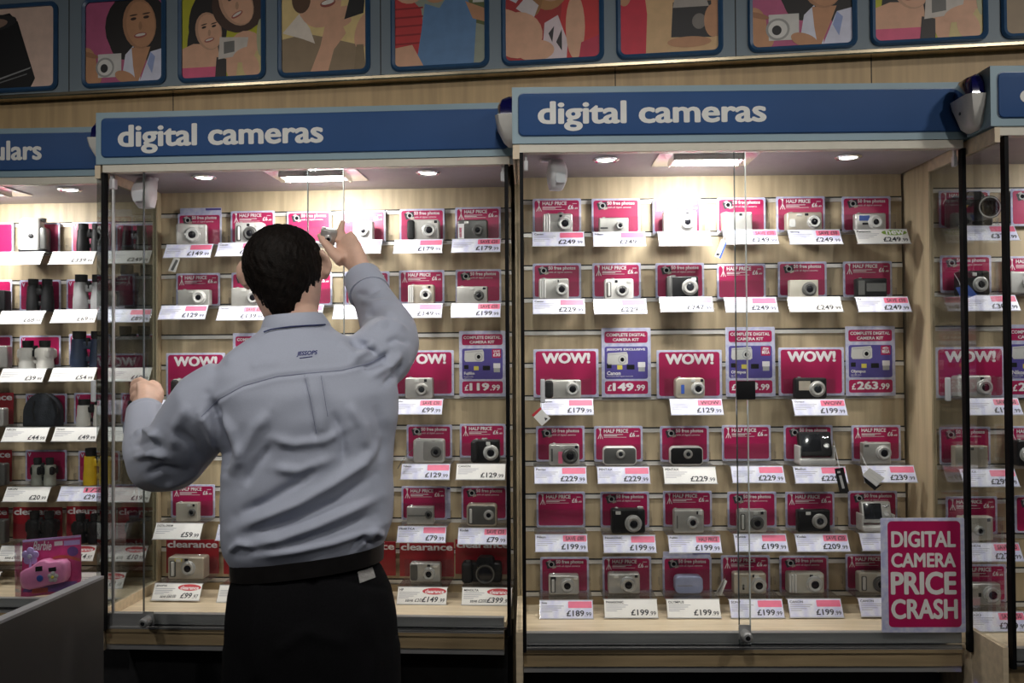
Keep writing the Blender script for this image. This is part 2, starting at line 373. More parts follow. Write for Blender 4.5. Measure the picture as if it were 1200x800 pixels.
for c in (1, 2, 3, 4):
    X, Y, yaw = CAB[c]; a, b = SPAN[c]; ia, ib = INNER[c]
    R = thing('display_cabinet', CLAB[c], 'cabinet', (X, Y, 0), -yaw, 'display cabinets along the shop wall'); CROOT[c] = R
    MB().box(ia, ib, DB, DB + .018, .69, 1.962, 'maple').build('back_panel', R)
    for z in SLATZ:
        m = MB(); m.box(ia, ib, DB - .0025, DB, z - .0052, z + .0035, 'channel_metal'); m.box(ia, ib, DB - .0012, DB, z + .0035, z + .0075, 'black_gap'); m.box(ia, ib, DB - .004, DB, z - .0068, z - .0052, 'channel_metal')
        m.build('slat_channel', R)
    m = MB().box(ia, ib, DB - .012, DB, ZFLOOR, ZFLOOR + .02, 'maple_dark_shaded'); m.build('skirting', R)
    MB().box(ia, ib, .03, DB, ZCEIL, ZB, 'ceiling_gray').build('ceiling_panel', R)
    MB().box(a + .016, b - (.022 if c == 3 else .012), .004, .03, ZHEAD, ZB - .001, 'cream').build('header_strip', R)
    MB().box(ia, ib, .0502, DB - .001, .749, ZFLOOR, 'maple_flat').build('base_shelf', R)
    m = MB().box(ia, ib - .004 if c != 1 else ib, .030, .050, .748, .784, 'rail_metal'); m.box(ia, ib - .004, .026, .03, .745, .750, 'rail_metal'); m.build('front_rail', R)
    m = MB().box(ia, ib - .004, .03, .05, .704, .7475, 'maple_dark_shaded'); m.box(ia, ib - .004, .026, .03, .736, .7445, 'maple_dark_shaded'); m.build('base_front', R)
    MB().box(ia, ib - .004, .034, .05, .689, .704, 'rail_metal').build('kick_strip', R)
    MB().box(ia, ib - .004, .16, DB, .0005, .688, 'plinth_black').build('plinth', R)
    # fascia
    sb = MB().box(a, b, 0, .11, ZB, ZT, 'sign_pale').build('sign_board', R)
    MB().box(ia, ib, .112, DB, ZB + .001, ZT - .012, 'wall_dark').build('top_box', R)  # unseen fill above the ceiling, added so no light leaks
    sx0, sx1 = a + .016, b - .015; sz0, sz1 = ZB + .0185, ZT - .0165
    MB().rbox(sx0, sx1, -.004, -.0002, sz0, sz1, 'sign_blue', .0035, .012).build('sign_face', sb)
    MB().rbox(sx0 - .002, sx1 + .002, -.0012, -.0001, sz0 - .002, sz1 + .002, 'frame_blue', .001, .013).build('sign_moulding', sb)
    for t, (x0, x1, y0, y1) in SIGN_TXT[c]:
        s0, z1 = inv(c, x0, y0, -.004); s1, _ = inv(c, x1, y0, -.004); _, z0 = inv(c, (x0 + x1) / 2, y1, -.004)
        h = z1 - z0
        if c == 4: s1 = s0 + .034
        if c == 1: s0 = s1 - .30
        desc = any(q in t for q in 'gpq'); zmid = inv(c, (x0 + x1) / 2, (y0 + y1) / 2, -.004)[1]
        zb_ = zmid - h / 2; zt_ = zmid + h / 2
        MB().text(t, s0, s1, zb_ - (h * .30 if desc else 0), zt_, -.0046, 'sign_text', .034, res=4).build('lettering', sb, smooth=0)
    # left side: wooden lower panel, stile, top rail, glass
    if c in SIDE:
        w0, w1, dd = SIDE[c]
        MB().box(w0, w1, .002, .42, .0005 if c != 2 else .689, .795, 'maple_flat').build('side_panel', R)
        MB().box(w0, w1, .335, dd, .795, 1.962, 'maple').build('back_stile', R)
        MB().box(w0, w1, .002, .335, 1.928, 1.962, 'maple_flat').build('top_rail', R)
        wm = (w0 + w1) / 2 + (.002 if c == 4 else 0)
        MB().box(wm - .003, wm + .003, .004, .335, .795, 1.928, 'side_glass_dimmed' if c == 2 else 'side_glass').build('side_glass', R)
    for s_ in SEAL[c]:
        MB().box(s_ - .0045, s_ + .0045, .006, .026, .745, ZHEAD, 'black_seal').build('door_seal', R)
        m = MB().rbox(s_ + (.006 if s_ < .5 else -.016), s_ + (.016 if s_ < .5 else -.006), .026, .04, 1.905, 1.930, 'plastic_white', .002); m.box(s_ + (.008 if s_ < .5 else -.014), s_ + (.014 if s_ < .5 else -.008), .028, .036, 1.929, ZCEIL, 'plastic_white'); m.build('glass_clip', R)
        MB().lathe([(0, 0), (.005, 0), (.005, .012), (0, .012)], 'rail_metal', (s_, .012, .747), n=12).build('pivot', R) if False else None
# sliding glass doors
s3 = lambda px, d: inv(3, px, 420, d)[0]
s2 = lambda px, d: inv(2, px, 420, d)[0]
door(3, CROOT[3], .027, s3(876, .0100), .0100, pulls=((636, 444, 472),), lock=(876, 747), latch=(863, 885, 446, 468), free='r')
door(3, CROOT[3], s3(863, .0172), 1.080, .0172, pulls=((1111, 442, 470),), free='l')
door(2, CROOT[2], s2(168, .0100), s2(403, .0100), .0100, lock=(168, 730), free='lr')
door(2, CROOT[2], s2(361, .0172), 1.0745, .0172, free='l')
door(1, CROOT[1], -.55, -.005, .0172, pulls=((109.5, 445, 471),), free='')
door(1, CROOT[1], -1.09, -.535, .0100, free='r')
door(4, CROOT[4], .043, .57, .0100, free='r')
m = MB().tube([(.030, .034, ZFLOOR), (.030, .034, 1.925)], .0042, 'rail_metal', 10); m.rbox(.024, .037, .026, .044, 1.905, 1.932, 'plastic_white', .003); m.box(.027, .033, .03, .038, 1.93, ZCEIL, 'rail_metal'); m.build('door_rod', CROOT[2])
m = MB(); s_, z_ = inv(4, 1160, 797, .05); m.rbox(.0095, .0138, .10, .15, .62, .70, 'plastic_white', .002); m.build('socket_plate', CROOT[4])
MB().lathe([(0, 0), (.004, 0), (.004, -.004), (0, -.005)], 'led_blue', (.0095, .125, .668), 'x', 10).build('pilot_light', CROOT[4])

# ---------------------------------------------------------------- lamps in the cabinet ceilings
LAMP_W = {1: 3.9, 2: 4.0, 3: 4.0, 4: 3.0}
LDESC = {1: 'of the binocular cabinet', 2: 'above the reaching man', 3: 'of the right cabinet', 4: 'of the far right cabinet'}
for c, (l0, l1) in {1: (-.62, -.30), 2: (.40, .66), 3: (.37, .62), 4: (.42, .68)}.items():
    X, Y, yaw = CAB[c]
    cx = {1: -.47, 2: .555, 3: .485, 4: .55}[c]
    T = thing('ceiling_lamp', 'bright recessed white lamp in the ceiling ' + LDESC[c], 'lamp', wc(c, cx, .12, ZCEIL - .005), -yaw, 'cabinet ceiling lamps')
    m = MB(); m.rbox(-.125, .125, -.085, .085, 0, .0045, 'reflector', .002); m.build('plate', T)
    m = MB(); m.box(-.085, .085, -.055, -.050, -.012, 0, 'reflector'); m.box(-.085, .085, .035, .040, -.006, 0, 'reflector'); m.box(-.088, -.083, -.055, .04, -.012, 0, 'reflector'); m.box(.083, .088, -.055, .04, -.012, 0, 'chrome'); m.build('housing', T)
    MB().tube([(-.078, -.01, -.006), (.078, -.01, -.006)], [(.02, .005)] * 2, 'bulb', 12).build('lamp_tube', T)
    lo = wc(c, cx, .112, ZCEIL - .024)
    if LAMP_W[c]:
        area('lamp_light', lo, wc(c, cx, .30, ZCEIL - .42), LAMP_W[c], .15, .06, (1, .965, .935), math.radians(175))
DL = {1: [(82, 220)], 2: [(239, 206), (502, 200.5)], 3: [(710, 185), (994, 184)], 4: []}
for c in DL:
    for i, (px, py) in enumerate(DL[c]):
        s_, _ = inv(c, px, py, .12); X, Y, yaw = CAB[c]
        side = ['left', 'right'][i]
        T = thing('downlight', ('small round chrome downlight right of the ceiling lamp in binocular cabinet' if c == 1 else 'small round chrome downlight %s of the ceiling lamp, %s' % (side, CABN[c])), 'downlight', wc(c, s_, .12, ZCEIL - .0004), -yaw, 'cabinet downlights')
        MB().lathe([(.022, 0), (.034, 0), (.034, -.003), (.029, -.0065), (.022, -.004)], 'chrome', axis='z', n=28).build('bezel', T)
        MB().lathe([(0, 0), (.0225, 0), (.022, -.004), (.012, -.006), (0, -.0065)], 'bulb_small', axis='z', n=24).build('bulb', T)
        spot('downlight_light', wc(c, s_, .12, ZCEIL - .012), wc(c, s_, .15, 1.0), 9.0, math.radians(76), .9, .015, (1, .93, .85))

# ---------------------------------------------------------------- sirens and motion sensors
for c, lab in ((2, 'white and navy alarm siren left of the sign above the man'), (3, 'white and navy alarm siren between the two digital cameras signs'), (4, 'white and navy alarm siren beside the rightmost blue sign')):
    X, Y, yaw = CAB[c]; dp = .02 if c != 4 else .015
    T = thing('alarm_siren', lab, 'siren', wc(c, -.0005, dp, ZB), -yaw, 'alarm sirens on the signs')
    zb, zm, zt = (.012, .078, .128) if c != 4 else (.004, .080, .132)
    rings = []
    for z, o, d0, d1 in ((zb, .012, .035, .075), (zb + .012, .022, .02, .088), (zm - .02, .038, .004, .098), (zm, .042, .0, .1)):
        rings.append([(0, d0, z), (-o * .8, d0, z), (-o, d0 + .012, z), (-o, d1 - .012, z), (-o * .8, d1, z), (0, d1, z)])
    m = MB().loft(rings, 'siren_white'); m.lathe([(0, 0), (.004, 0), (.004, -.0015), (0, -.0015)], 'black_gap', (-.037, .05, .045), 'x', 10); m.build('shell', T, 50)
    rings = []
    for z, o, d0, d1 in ((zm, .036, .006, .094), (zt - .025, .035, .010, .092), (zt - .008, .028, .020, .084), (zt, .012, .03, .07)):
        rings.append([(0, d0, z), (-o * .8, d0, z), (-o, d0 + .012, z), (-o, d1 - .012, z), (-o * .8, d1, z), (0, d1, z)])
    MB().loft(rings, 'siren_blue').build('blue_dome', T, 50)
for c, x0, x1, yt, yb, lab in ((2, 161, 184, 203, 244, 'white motion sensor hanging top left inside cabinet behind the man'), (3, 641, 661, 178, 223, 'white motion sensor hanging top left inside the right cabinet')):
    X, Y, yaw = CAB[c]; d = .10
    sa, zb = inv(c, x0, yb, d); sb_, zt = inv(c, x1, yt, d); zt = min(zt, ZCEIL - .0065); wv = sb_ - sa
    T = thing('motion_sensor', lab, 'sensor', wc(c, (sa + sb_) / 2, d, zb), -yaw + (-.25 if c == 2 else .3), 'motion sensors')
    h = zt - zb; rings = []
    for k in range(9):
        t = k / 8; e = math.sin(math.pi * (0.12 + .76 * t)) ** .35; wr = wv / 2 * e; y0 = -.024 - .014 * math.sin(math.pi * t) * (1 - .3 * t)
        rings.append([(p[0], p[1], h * t) for p in rr(-wr, wr, y0 * e, .012, .008, 3)])
    MB().loft(rings, 'plastic_white').build('housing', T, 60)
    m = MB().plate(-wv * .28, wv * .28, h * .16, h * .5, -.0385, 'pull_white', .006, .003); m.build('lens_window', T)
    m = MB().box(-.006, .006, .012, .03, h * .72, h * .8, 'plastic_white'); m.box(-.007, .007, .02, .034, h * .70, ZCEIL - zb - .0005, 'plastic_white'); m.box(-.03, .008, .018, .036, ZCEIL - zb - .007, ZCEIL - zb - .0004, 'plastic_white'); m.build('bracket', T)
# ---------------------------------------------------------------- printed cards
CW, CH = .134, .098
_mc = {}
def cached(k, fn):
    if k not in _mc: _mc[k] = fn()
    return _mc[k]
def card_meshes(kind, txt=None):
    """list of (part name, mesh); first is the card itself. x centred, z from 0 up, face at y=0"""
    k = (kind, txt)
    if k in _mc: return _mc[k]
    out = []
    def px(w, h, W, H):                      # pixel box of the card -> metres
        return lambda x, y: ((x / w - .5) * W, (1 - y / h) * H)
    def add(n, b, sm=0): out.append((n, b.mesh(n, sm)))
    if kind in 'HFD':
        W, H = CW, CH; P = px(57, 40, W, H)
        b = MB(); b.rbox(-W / 2, W / 2, 0, .0022, 0, H, 'lilac', .0008, .004); add('card', b, 30)
        b = MB(); b.plate(-W / 2 + .0055, W / 2 - .0055, .0055, H - .0055, -.0003, 'magenta', .006); add('printed_panel', b)
        b = MB()
        def T(s, x0, x1, y0, y1, bold=.02, m='white_print', fit=True):
            a, t = P(x0, y0); c_, q = P(x1, y1); b.text(s, a, c_, q, t, -.0007, m, bold, fit=fit)
        def line(x0, x1, y, th=.35):
            a, t = P(x0, y - th); c_, q = P(x1, y + th); b.plate(a, c_, q, t, -.0006, 'white_print', t=.0002)
        if kind == 'H':
            T('HALF PRICE', 11.5, 40, 3.4, 7.6, .03); line(11.5, 34, 9.6); line(11.5, 27, 11.1); line(11.5, 38, 12.6, .2)
            T('£6', 41.5, 48, 7.3, 12.4, .03); T('.49', 48.5, 53, 10.2, 12.4, .02); line(47, 52, 6, .3)
            # tripod drawing
            for q in (((6.4, 2.6), (8.4, 2.6), (8.4, 5), (6.4, 5)), ((7, 5), (7.9, 5), (7.9, 9), (7, 9)), ((6.9, 8.5), (7.5, 8.8), (4.9, 14.6), (4.2, 14.4)), ((7.4, 8.8), (8, 8.5), (10.6, 14.4), (9.9, 14.6)), ((7.1, 8.8), (7.8, 8.8), (7.8, 14.4), (7.1, 14.4)), ((5, 2.8), (6.4, 2.9), (6.4, 3.6), (5, 3.4))):
                b.shape([P(*u) for u in reversed(q)], -.0006, 'white_print', .0002)
        if kind == 'F':
            T('50 free photos', 18.5, 50.5, 3.2, 8.4, .025); T('with all digital cameras', 19, 46.5, 9, 11.6, .0)
        if kind == 'D':
            a, t = P(3.5, 3.5); c_, q = P(8, 9); b.shape([(a, t), ((a + c_) / 2, q), (c_, t), (c_ - .003, t), ((a + c_) / 2, q + .006), (a + .003, t)], -.0006, 'lilac', .0002)
        add('lettering', b)
        if kind == 'F':
            b = MB(); P2 = lambda x, y: P(x, y)
            b.shape([P(6, 5.5), P(17.5, 3.6), P(19, 10.5), P(8.5, 13.2)][::-1], -.00075, 'ink', .0002)
            b.shape([P(8, 4.6), P(12, 3), P(13, 5), P(9, 6)][::-1], -.0008, 'grey_print', .0002)
            b.shape(ell(*P(13, 8.2), .0085, .0085, 14), -.0009, 'grey_print', .0002); b.shape(ell(*P(13, 8.2), .0055, .0055, 12), -.0011, 'lens_dark', .0002)
            b.shape([P(14, 10.5), P(18.5, 9.5), P(18.8, 11.8), P(14.5, 13)][::-1], -.0009, 'silver_warm', .0002)
            add('camera_picture', b)
    elif kind == 'W':
        W, H = .180, .133; P = px(75, 56, W, H)
        b = MB(); b.rbox(-W / 2, W / 2, 0, .0022, 0, H, 'lilac', .0008, .003); add('card', b, 30)
        b = MB(); b.plate(-W / 2 + .0065, W / 2 - .0065, .0065, H - .0055, -.0003, 'magenta', .007); add('printed_panel', b)
        b = MB(); a, t = P(10, 4.2); c_, q = P(65.5, 16.8); b.text('WOW!', a, c_, q, t, -.0007, 'white_print', .055, res=3); add('lettering', b)
    elif kind == 'C':
        W, H = .160, .100; P = px(63, 39, W, H)
        b = MB(); b.rbox(-W / 2, W / 2, 0, .0022, 0, H, 'clear_red', .0008, .002); add('card', b, 30)
        b = MB(); a, t = P(1.5, 1.5); c_, q = P(61.5, 9.5); b.text('clearance', a, c_, q, t, -.0005, 'white_print', .034, res=3); add('lettering', b)
    else:                                    # K: complete kit card
        W, H = .136, .192; P = px(57, 81, W, H); brand, price, excl, sub, save = txt
        b = MB(); b.rbox(-W / 2, W / 2, 0, .0022, 0, H, 'lilac', .0008, .003); add('card', b, 30)
        b = MB()
        for y0, y1, m in ((4.2, 17.5, 'magenta'), (21.8, 59.5, 'purple'), (62, 77, 'magenta')):
            a, t = P(3.6, y0); c_, q = P(53.4, y1); b.plate(a, c_, q, t, -.0003, m, .006)
        if save:
            a, t = P(40.5, 22.5); c_, q = P(51.5, 33.5); b.plate(a, c_, q, t, -.0005, 'magenta', .002, .0002)
        add('printed_panel', b)
        b = MB()
        def T(s, x0, x1, y0, y1, bold=.02, fit=True, al='l'):
            a, t = P(x0, y0); c_, q = P(x1, y1); b.text(s, a, c_, q, t, -.0009, 'white_print', bold, fit=fit, align=al)
        T('COMPLETE DIGITAL', 5.5, 51, 6.3, 10.1, .03); T('CAMERA KIT', 13, 43.5, 12, 15.6, .03)
        if excl: T(excl, 5.7, 50.5, 23.8, 27.2, .03)
        T(brand, 6, 26, 50.4, 55, .03, False); T(sub[0], 6, 40, 55.6, 57.6, 0, False)
        if len(sub) > 1: T(sub[1], 6, 40, 57.9, 59.2, 0, False)
        T('£', 6.5, 11.5, 66, 73.6, .03); T(price[0], 12.5, 37, 64, 73.6, .05); T('.' + price[1], 38, 50, 66.2, 73.6, .03)
        if save: T(save[0], 42, 50, 24, 26.5, .02, True); T(save[1], 41.8, 50.5, 27.3, 31.6, .03, True)
        add('lettering', b)
        b = MB(); o = 28.5 if excl else 23.5
        bp = [P(7, o + 1), P(29, o - .5), P(30.5, o + 3), P(30.5, o + 13), P(28, o + 14.5), P(8, o + 14.5), P(6.3, o + 12)][::-1]
        b.shape(bp, -.0006, 'silver_white', .0002); b.shape([P(8, o + 2.2), P(29, o + .8), P(29, o + 2), P(8, o + 3.4)][::-1], -.0008, 'grey_print', .0002)
        b.shape(ell(*P(24, o + 8.5), .012, .0125, 16), -.0008, 'grey_print', .0002); b.shape(ell(*P(24, o + 8.5), .0085, .009, 16), -.0010, 'silver_white', .0002); b.shape(ell(*P(24, o + 8.5), .0055, .006, 14), -.0012, 'lens_dark', .0002)
        for x0, y0, x1, y1, m in ((6, 42, 11.5, 47, 'camera_black'), (18, 43.5, 24, 48.5, 'yellow_print'), (29, 43, 38, 48.5, 'camera_black'), (42, 40, 50.5, 46, 'white_print'), (42.5, 46, 50, 51, 'grey_print')):
            a, t = P(x0, y0); c_, q = P(x1, y1); b.plate(a, c_, q, t, -.0006, m, .001, .0002)
        add('product_picture', b)
    _mc[k] = out; return out
CNAME = {'H': 'half_price_card', 'F': 'free_photos_card', 'D': 'backing_card', 'W': 'wow_card', 'C': 'clearance_card', 'K': 'camera_kit_card'}
CDESC = {'H': 'magenta HALF PRICE card', 'F': 'magenta 50 free photos card', 'D': 'plain magenta card with lilac border', 'W': 'magenta WOW! card', 'C': 'dark red clearance card', 'K': 'lilac complete camera kit card'}
def place(meshes, name, label, cat, loc, rz, group=None, rx=0):
    r = inst(name, meshes[0][1], None, loc); r.rotation_euler = (rx, 0, rz); tag(r, label, cat, group)
    for n, me in meshes[1:]: inst(n, me, r)
    return r
COLN = {3: {1: 'leftmost', 2: 'second from left', 3: 'third from left', 4: 'third from right', 5: 'second from right', 6: 'rightmost'},
        2: {1: 'leftmost', 2: 'second from left', 3: 'third from left', 4: 'third from right', 5: 'second from right', 6: 'rightmost'},
        1: {1: 'at left photo edge', 2: 'third from right', 3: 'second from right', 4: 'rightmost'},
        4: {1: 'leftmost', 2: 'second from left'}}
def where(c, r, k): return '%s, %s, %s' % (COLN[c][k], ROWS[r - 1] if r < 6 else ('bottom row' if c != 1 or r == 7 else 'sixth row'), CABN[c])
DCARD, DSH, DFR = .3435, .265, .338
CARDH = {'H': CH, 'F': CH, 'D': CH, 'W': .133, 'C': .100, 'K': .192}
def card(c, r, k, kind, xc, yt, txt=None):
    s, z = inv(c, xc, yt, DCARD); d = kind
    if kind != 'K': CARDK[(c, r, k)] = kind
    lab = CDESC[d]
    if kind == 'K': lab = 'lilac camera kit card priced £%s.%s' % txt[1]
    return place(card_meshes(kind, txt), CNAME[kind], lab + ', ' + where(c, r, k), 'card', wc(c, s, DCARD, z - CARDH[kind]), -CAB[c][2], 'promotional cards in the ' + CABN[c])
# ---------------------------------------------------------------- price tickets and acrylic stands
TW, TH, TILT = .138, .0465, math.radians(-33)
def ticket_meshes(kind, price, brand, flash):
    k = ('t', kind, price, brand, flash)
    if k in _mc: return _mc[k]
    out = []; P = lambda x, y: ((x / 60 - .5) * TW, -(y / 20) * TH)
    b = MB(); b.rbox(-TW / 2, TW / 2, 0, .0009, -TH, 0, 'lilac_ticket' if kind == 'L' else 'paper', .0002, .0006); out.append(('ticket', b.mesh('ticket', 30)))
    if kind != 'W':
        b = MB(); a, t = P(32, 1); c_, q = P(59, 8.5)
        if kind == 'L': b.plate(a, c_, q, t, -.0003, 'pink_flash', .002, .0002)
        elif kind == 'C': b.shape(ell((a + c_) / 2 - .002, (q + t) / 2 + .0005, (c_ - a) / 2 * 1.08, (t - q) / 2 * 1.1, 22), -.0003, 'red_oval', .0002)
        else: b.shape(ell((a + c_) / 2 - .002, (q + t) / 2 + .0005, (c_ - a) / 2 * 1.08, (t - q) / 2 * 1.1, 22), -.0003, 'green_oval', .0002)
        out.append(('flash_patch', b.mesh('flash_patch', 0)))
    b = MB()
    def T(s, x0, x1, y0, y1, bold=.02, m='ink', fit=False, al='l', sh=0, y=-.0005):
        a, t = P(x0, y0); c_, q = P(x1, y1); b.text(s, a, c_, q, t, y, m, bold, sh, fit, al)
    if price:
        p, q = price.split('.'); n = len(p)
        it = .2 if kind == 'C' else 0
        T('£' + p, 58 - 7.6 - 5.4 * (n + 1) + 1, 50, 11.2, 18, .022, fit=True, sh=it); T('.' + q, 50.6, 58, 13.2, 18, .01, fit=True, sh=it)
    if brand: T(brand, 2, 22, 1.4, 4.4, .02)
    if kind == 'C':
        T('clearance', 33.5, 56.5, 2.6, 7.2, .02, 'white_print', True)
        if flash: T(flash, 10, 30, 13.6, 17.6, .01, 'ink', True, sh=.2)
    elif flash: T(flash, 35, 56.5, 2.2 if kind == 'L' else 1.6, 7.2 if kind == 'L' else 7.6, .02, 'white_print' if kind == 'N' else 'ink', True, y=-.0006)
    for i, (x0, x1, y) in enumerate(((2, 27, 6.2), (2, 24, 8.4), (2, 20, 10.6), (2, 14, 12.8))):
        a, t = P(x0, y - .35); c_, q = P(x1, y + .35); b.plate(a, c_, q, t, -.0003, 'ink_soft', t=.0002)
    out.append(('lettering', b.mesh('lettering', 0)))
    _mc[k] = out; return out
CARDK = {}
def stand_meshes(dsh, hooks):
    if ('stand', dsh, hooks) in _mc: return _mc[('stand', dsh, hooks)]
    W = .142; o = []; yb = .3402 - dsh
    b = MB(); b.box(-W / 2, W / 2, 0, yb, -.0022, 0, 'acrylic'); b.box(-W / 2, W / 2, -.0004, .0002, -.0024, .0002, 'acrylic_edge'); o.append(('shelf_plate', b.mesh('shelf_plate', 30)))
    b = MB(); b.box(-W / 2, W / 2, yb + .0002, yb + .002, -.0022, .052, 'acrylic')
    for sx in (-1, 1) if hooks else (): b.box(sx * W / 2 - .0015, sx * W / 2 + .0015, yb + .0002, .3555 - dsh, .010, .030, 'acrylic')
    if 1: o.append(('back_plate', b.mesh('back_plate', 30)))
    b = MB(); st, ct = math.sin(-TILT), math.cos(-TILT)
    prof = [(0, -.0006), (0.0015, -.0006), (.0015 - TH * st, -.0006 - TH * ct), (-TH * st, -.0006 - TH * ct)]
    b.loft([[(x, y - .0006, z - .0016) for y, z in prof] for x in (-W / 2, W / 2)], 'acrylic')
    yy = -TH * st; zz = -.0022 - TH * ct; b.box(-W / 2, W / 2, yy - .0042, yy + .0004, zz - .0014, zz, 'acrylic_edge'); o.append(('ticket_lip', b.mesh('ticket_lip', 30)))
    _mc[('stand', dsh, hooks)] = o; return o
SHELF = {}
def ticket(c, r, k, kind, xc, yt, price='', brand='', flash='', noticket=False):
    dsh = .232 if r >= 6 and c != 1 or r == 7 else DSH
    s, z = inv(c, xc, yt, dsh); z = max(round(z, 4), ZFLOOR + .0435); SHELF[(c, r, k)] = (s, z)
    rz = -CAB[c][2]
    T = thing('acrylic_stand', 'clear acrylic camera stand, ' + where(c, r, k), 'display stand', wc(c, s, dsh, z), rz, 'acrylic stands in the ' + CABN[c])
    for n, me in stand_meshes(dsh, CARDK.get((c, r, k)) not in ('W', 'C')): inst(n, me, T)
    if noticket: return
    kn = {'L': 'lilac £%s ticket with pink patch', 'W': 'white £%s price ticket', 'C': 'white £%s clearance ticket', 'N': 'white £%s ticket with green oval'}[kind]
    kn = kn % price if price else kn.replace('£%s ', '')
    place(ticket_meshes(kind, price, brand, flash), 'price_ticket', kn + ', ' + where(c, r, k), 'price ticket', wc(c, s, dsh - .0022, z - .0014), rz, 'price tickets in the ' + CABN[c], TILT)

# ---------------------------------------------------------------- cameras
BODY = {'S': 'silver', 'W': 'silver_white', 'K': 'camera_black', 'G': 'camera_grey', 'L': 'camera_lavender', 'P': 'camera_pale', 'M': 'silver_warm'}
def add_lens(T, x, z, y, r, style, length=.010):
    ring = {'d': 'lens_ring', 's': 'silver', 'k': 'camera_grey', 'w': 'silver_white'}[style]
    m = MB(); m.lathe([(0, 0), (r, 0), (r, -length * .35), (r * .93, -length * .42), (r * .84, -length * .42), (r * .84, -length * .8), (r * .76, -length), (r * .62, -length), (r * .56, -length * .8), (0, -length * .8)], ring, (x, y, z), n=26)
    L = m.build('lens', T, 40)
    ir = r * (.47 if style != 'w' else .40)
    MB().lathe([(0, -length * .82), (ir, -length * .82), (ir * .9, -length * .9), (ir * .5, -length * .95), (0, -length * .97)], 'lens_dark' if style != 's' else 'screen', (x, y, z), n=20).build('lens_glass', L, 60)
    return L
def camera_body(T, w, h, spec):
    col = BODY[spec['col']]; dp = spec.get('d', .030); rc = spec.get('rc', .006); y0, y1 = -dp / 2, dp / 2
    B = MB(); B.rbox(-w / 2, w / 2, y0, y1, 0, h, col, min(.004, rc), rc, 5); B.build('body', T, 40)
    g = spec.get('grip')
    if g == 'r':                     # ribbed silver grip at the left end
        m = MB(); gw = w * .12
        for i in range(3):
            cx = -w / 2 + gw * (.35 + .62 * i); m.rbox(cx - gw * .28, cx + gw * .28, y0 - .005, y0 + .006, h * .04, h * .96, 'silver_white' if spec['col'] != 'K' else 'camera_grey', .003)
        m.build('grip', T, 50)
    elif g == 'k':
        m = MB(); m.rbox(-w / 2 - .002, -w / 2 + w * .22, y0 - .008, y1 + .001, h * .02, h * .97, 'rubber', .006, .008); m.build('grip', T, 50)
    elif g == 'b':                   # vertical grip bar
        m = MB(); m.rbox(-w * .40, -w * .31, y0 - .005, y0 + .003, h * .14, h * .80, 'silver_white', .003); m.rbox(-w * .44, -w * .27, y0 - .0008, y0 + .003, h * .10, h * .84, 'camera_grey', .0004, .004); m.build('grip', T, 50)
    elif g == 'c':                   # cylinder grip
        m = MB(); m.lathe([(0, 0), (w * .085, 0), (w * .095, .004), (w * .095, h * .94), (w * .08, h), (0, h)], 'camera_grey' if spec['col'] == 'K' else 'silver', (-w * .42, y0 + .004, 0), 'z', 18); m.build('grip', T, 50)
    if spec.get('front'):            # face plate in another colour
        x0, x1, mm = spec['front']; m = MB(); m.rbox((x0 - .5) * w, (x1 - .5) * w, y0 - .0016, y0 + .004, h * .08, h * .92, mm, .0012, min(rc, .008)); m.build('face_plate', T, 40)
    if spec.get('lens'):
        lx, lr, st = spec['lens'][:3]; lz = spec['lens'][3] if len(spec['lens']) > 3 else .46
        add_lens(T, (lx - .5) * w, h * lz, y0 + .0002, lr, st, spec.get('ll', .010))
    if spec.get('flash', 1):
        fx = spec.get('fx', .47); m = MB(); m.rbox((fx - .5) * w - w * .075, (fx - .5) * w + w * .075, y0 - .0012, y0 + .003, h * .78, h * .92, 'flash_lens', .0006, .0014); m.build('flash', T, 30)
    if spec.get('vf', 1):
        vx = spec.get('vx', .66); m = MB(); m.rbox((vx - .5) * w - w * .05, (vx - .5) * w + w * .05, y0 - .0009, y0 + .003, h * .80, h * .93, 'viewfinder', .0005, .0012); m.build('viewfinder', T, 30)
    if spec.get('btn', 1):
        bx = spec.get('bx', -.33) * w; m = MB(); m.lathe([(0, 0), (.0045, 0), (.0045, .002), (.0035, .003), (0, .003)], 'lens_ring', (bx, 0, h - .0003), 'z', 14); m.build('shutter_button', T, 40)
    if spec.get('dial'):
        m = MB(); m.lathe([(0, 0), (.0085, 0), (.0085, .0038), (.0075, .0046), (0, .0046)], 'camera_grey' if spec['col'] != 'K' else 'lens_ring', (spec['dial'] * w, .002, h - .0004), 'z', 18); m.build('mode_dial', T, 40)
    for q in spec.get('stk', ()):
        x0, x1, z0, z1, mm = q; m = MB(); m.plate((x0 - .5) * w, (x1 - .5) * w, h * z0, h * z1, y0 - .0008, mm, .001, .0006); m.build('sticker', T, 0)
def place_camera(c, r, k, x0, x1, yt, spec, desc):
    ss, zs = SHELF[(c, r, k)]; d = .299; df = d - spec.get('d', .030) / 2
    sa, zt = inv(c, x0, yt, df); sb, _ = inv(c, x1, yt, df); w = sb - sa; h = max(zt - zs - .0003, .03)
    T = thing('digital_camera', desc + ', ' + where(c, r, k), 'camera', wc(c, (sa + sb) / 2, d, zs + .0003), -CAB[c][2] + spec.get('rz', 0), 'cameras in the ' + CABN[c])
    sp = dict(spec)
    if sp.get('lens'):
        sp['lens'] = (sp['lens'][0], sp['lens'][1] * (sb - sa) / (x1 - x0)) + tuple(sp['lens'][2:])
    sp['rc'] = min(sp.get('rc', .006), h * .45)
    camera_body(T, w, h, sp); return T, w, h
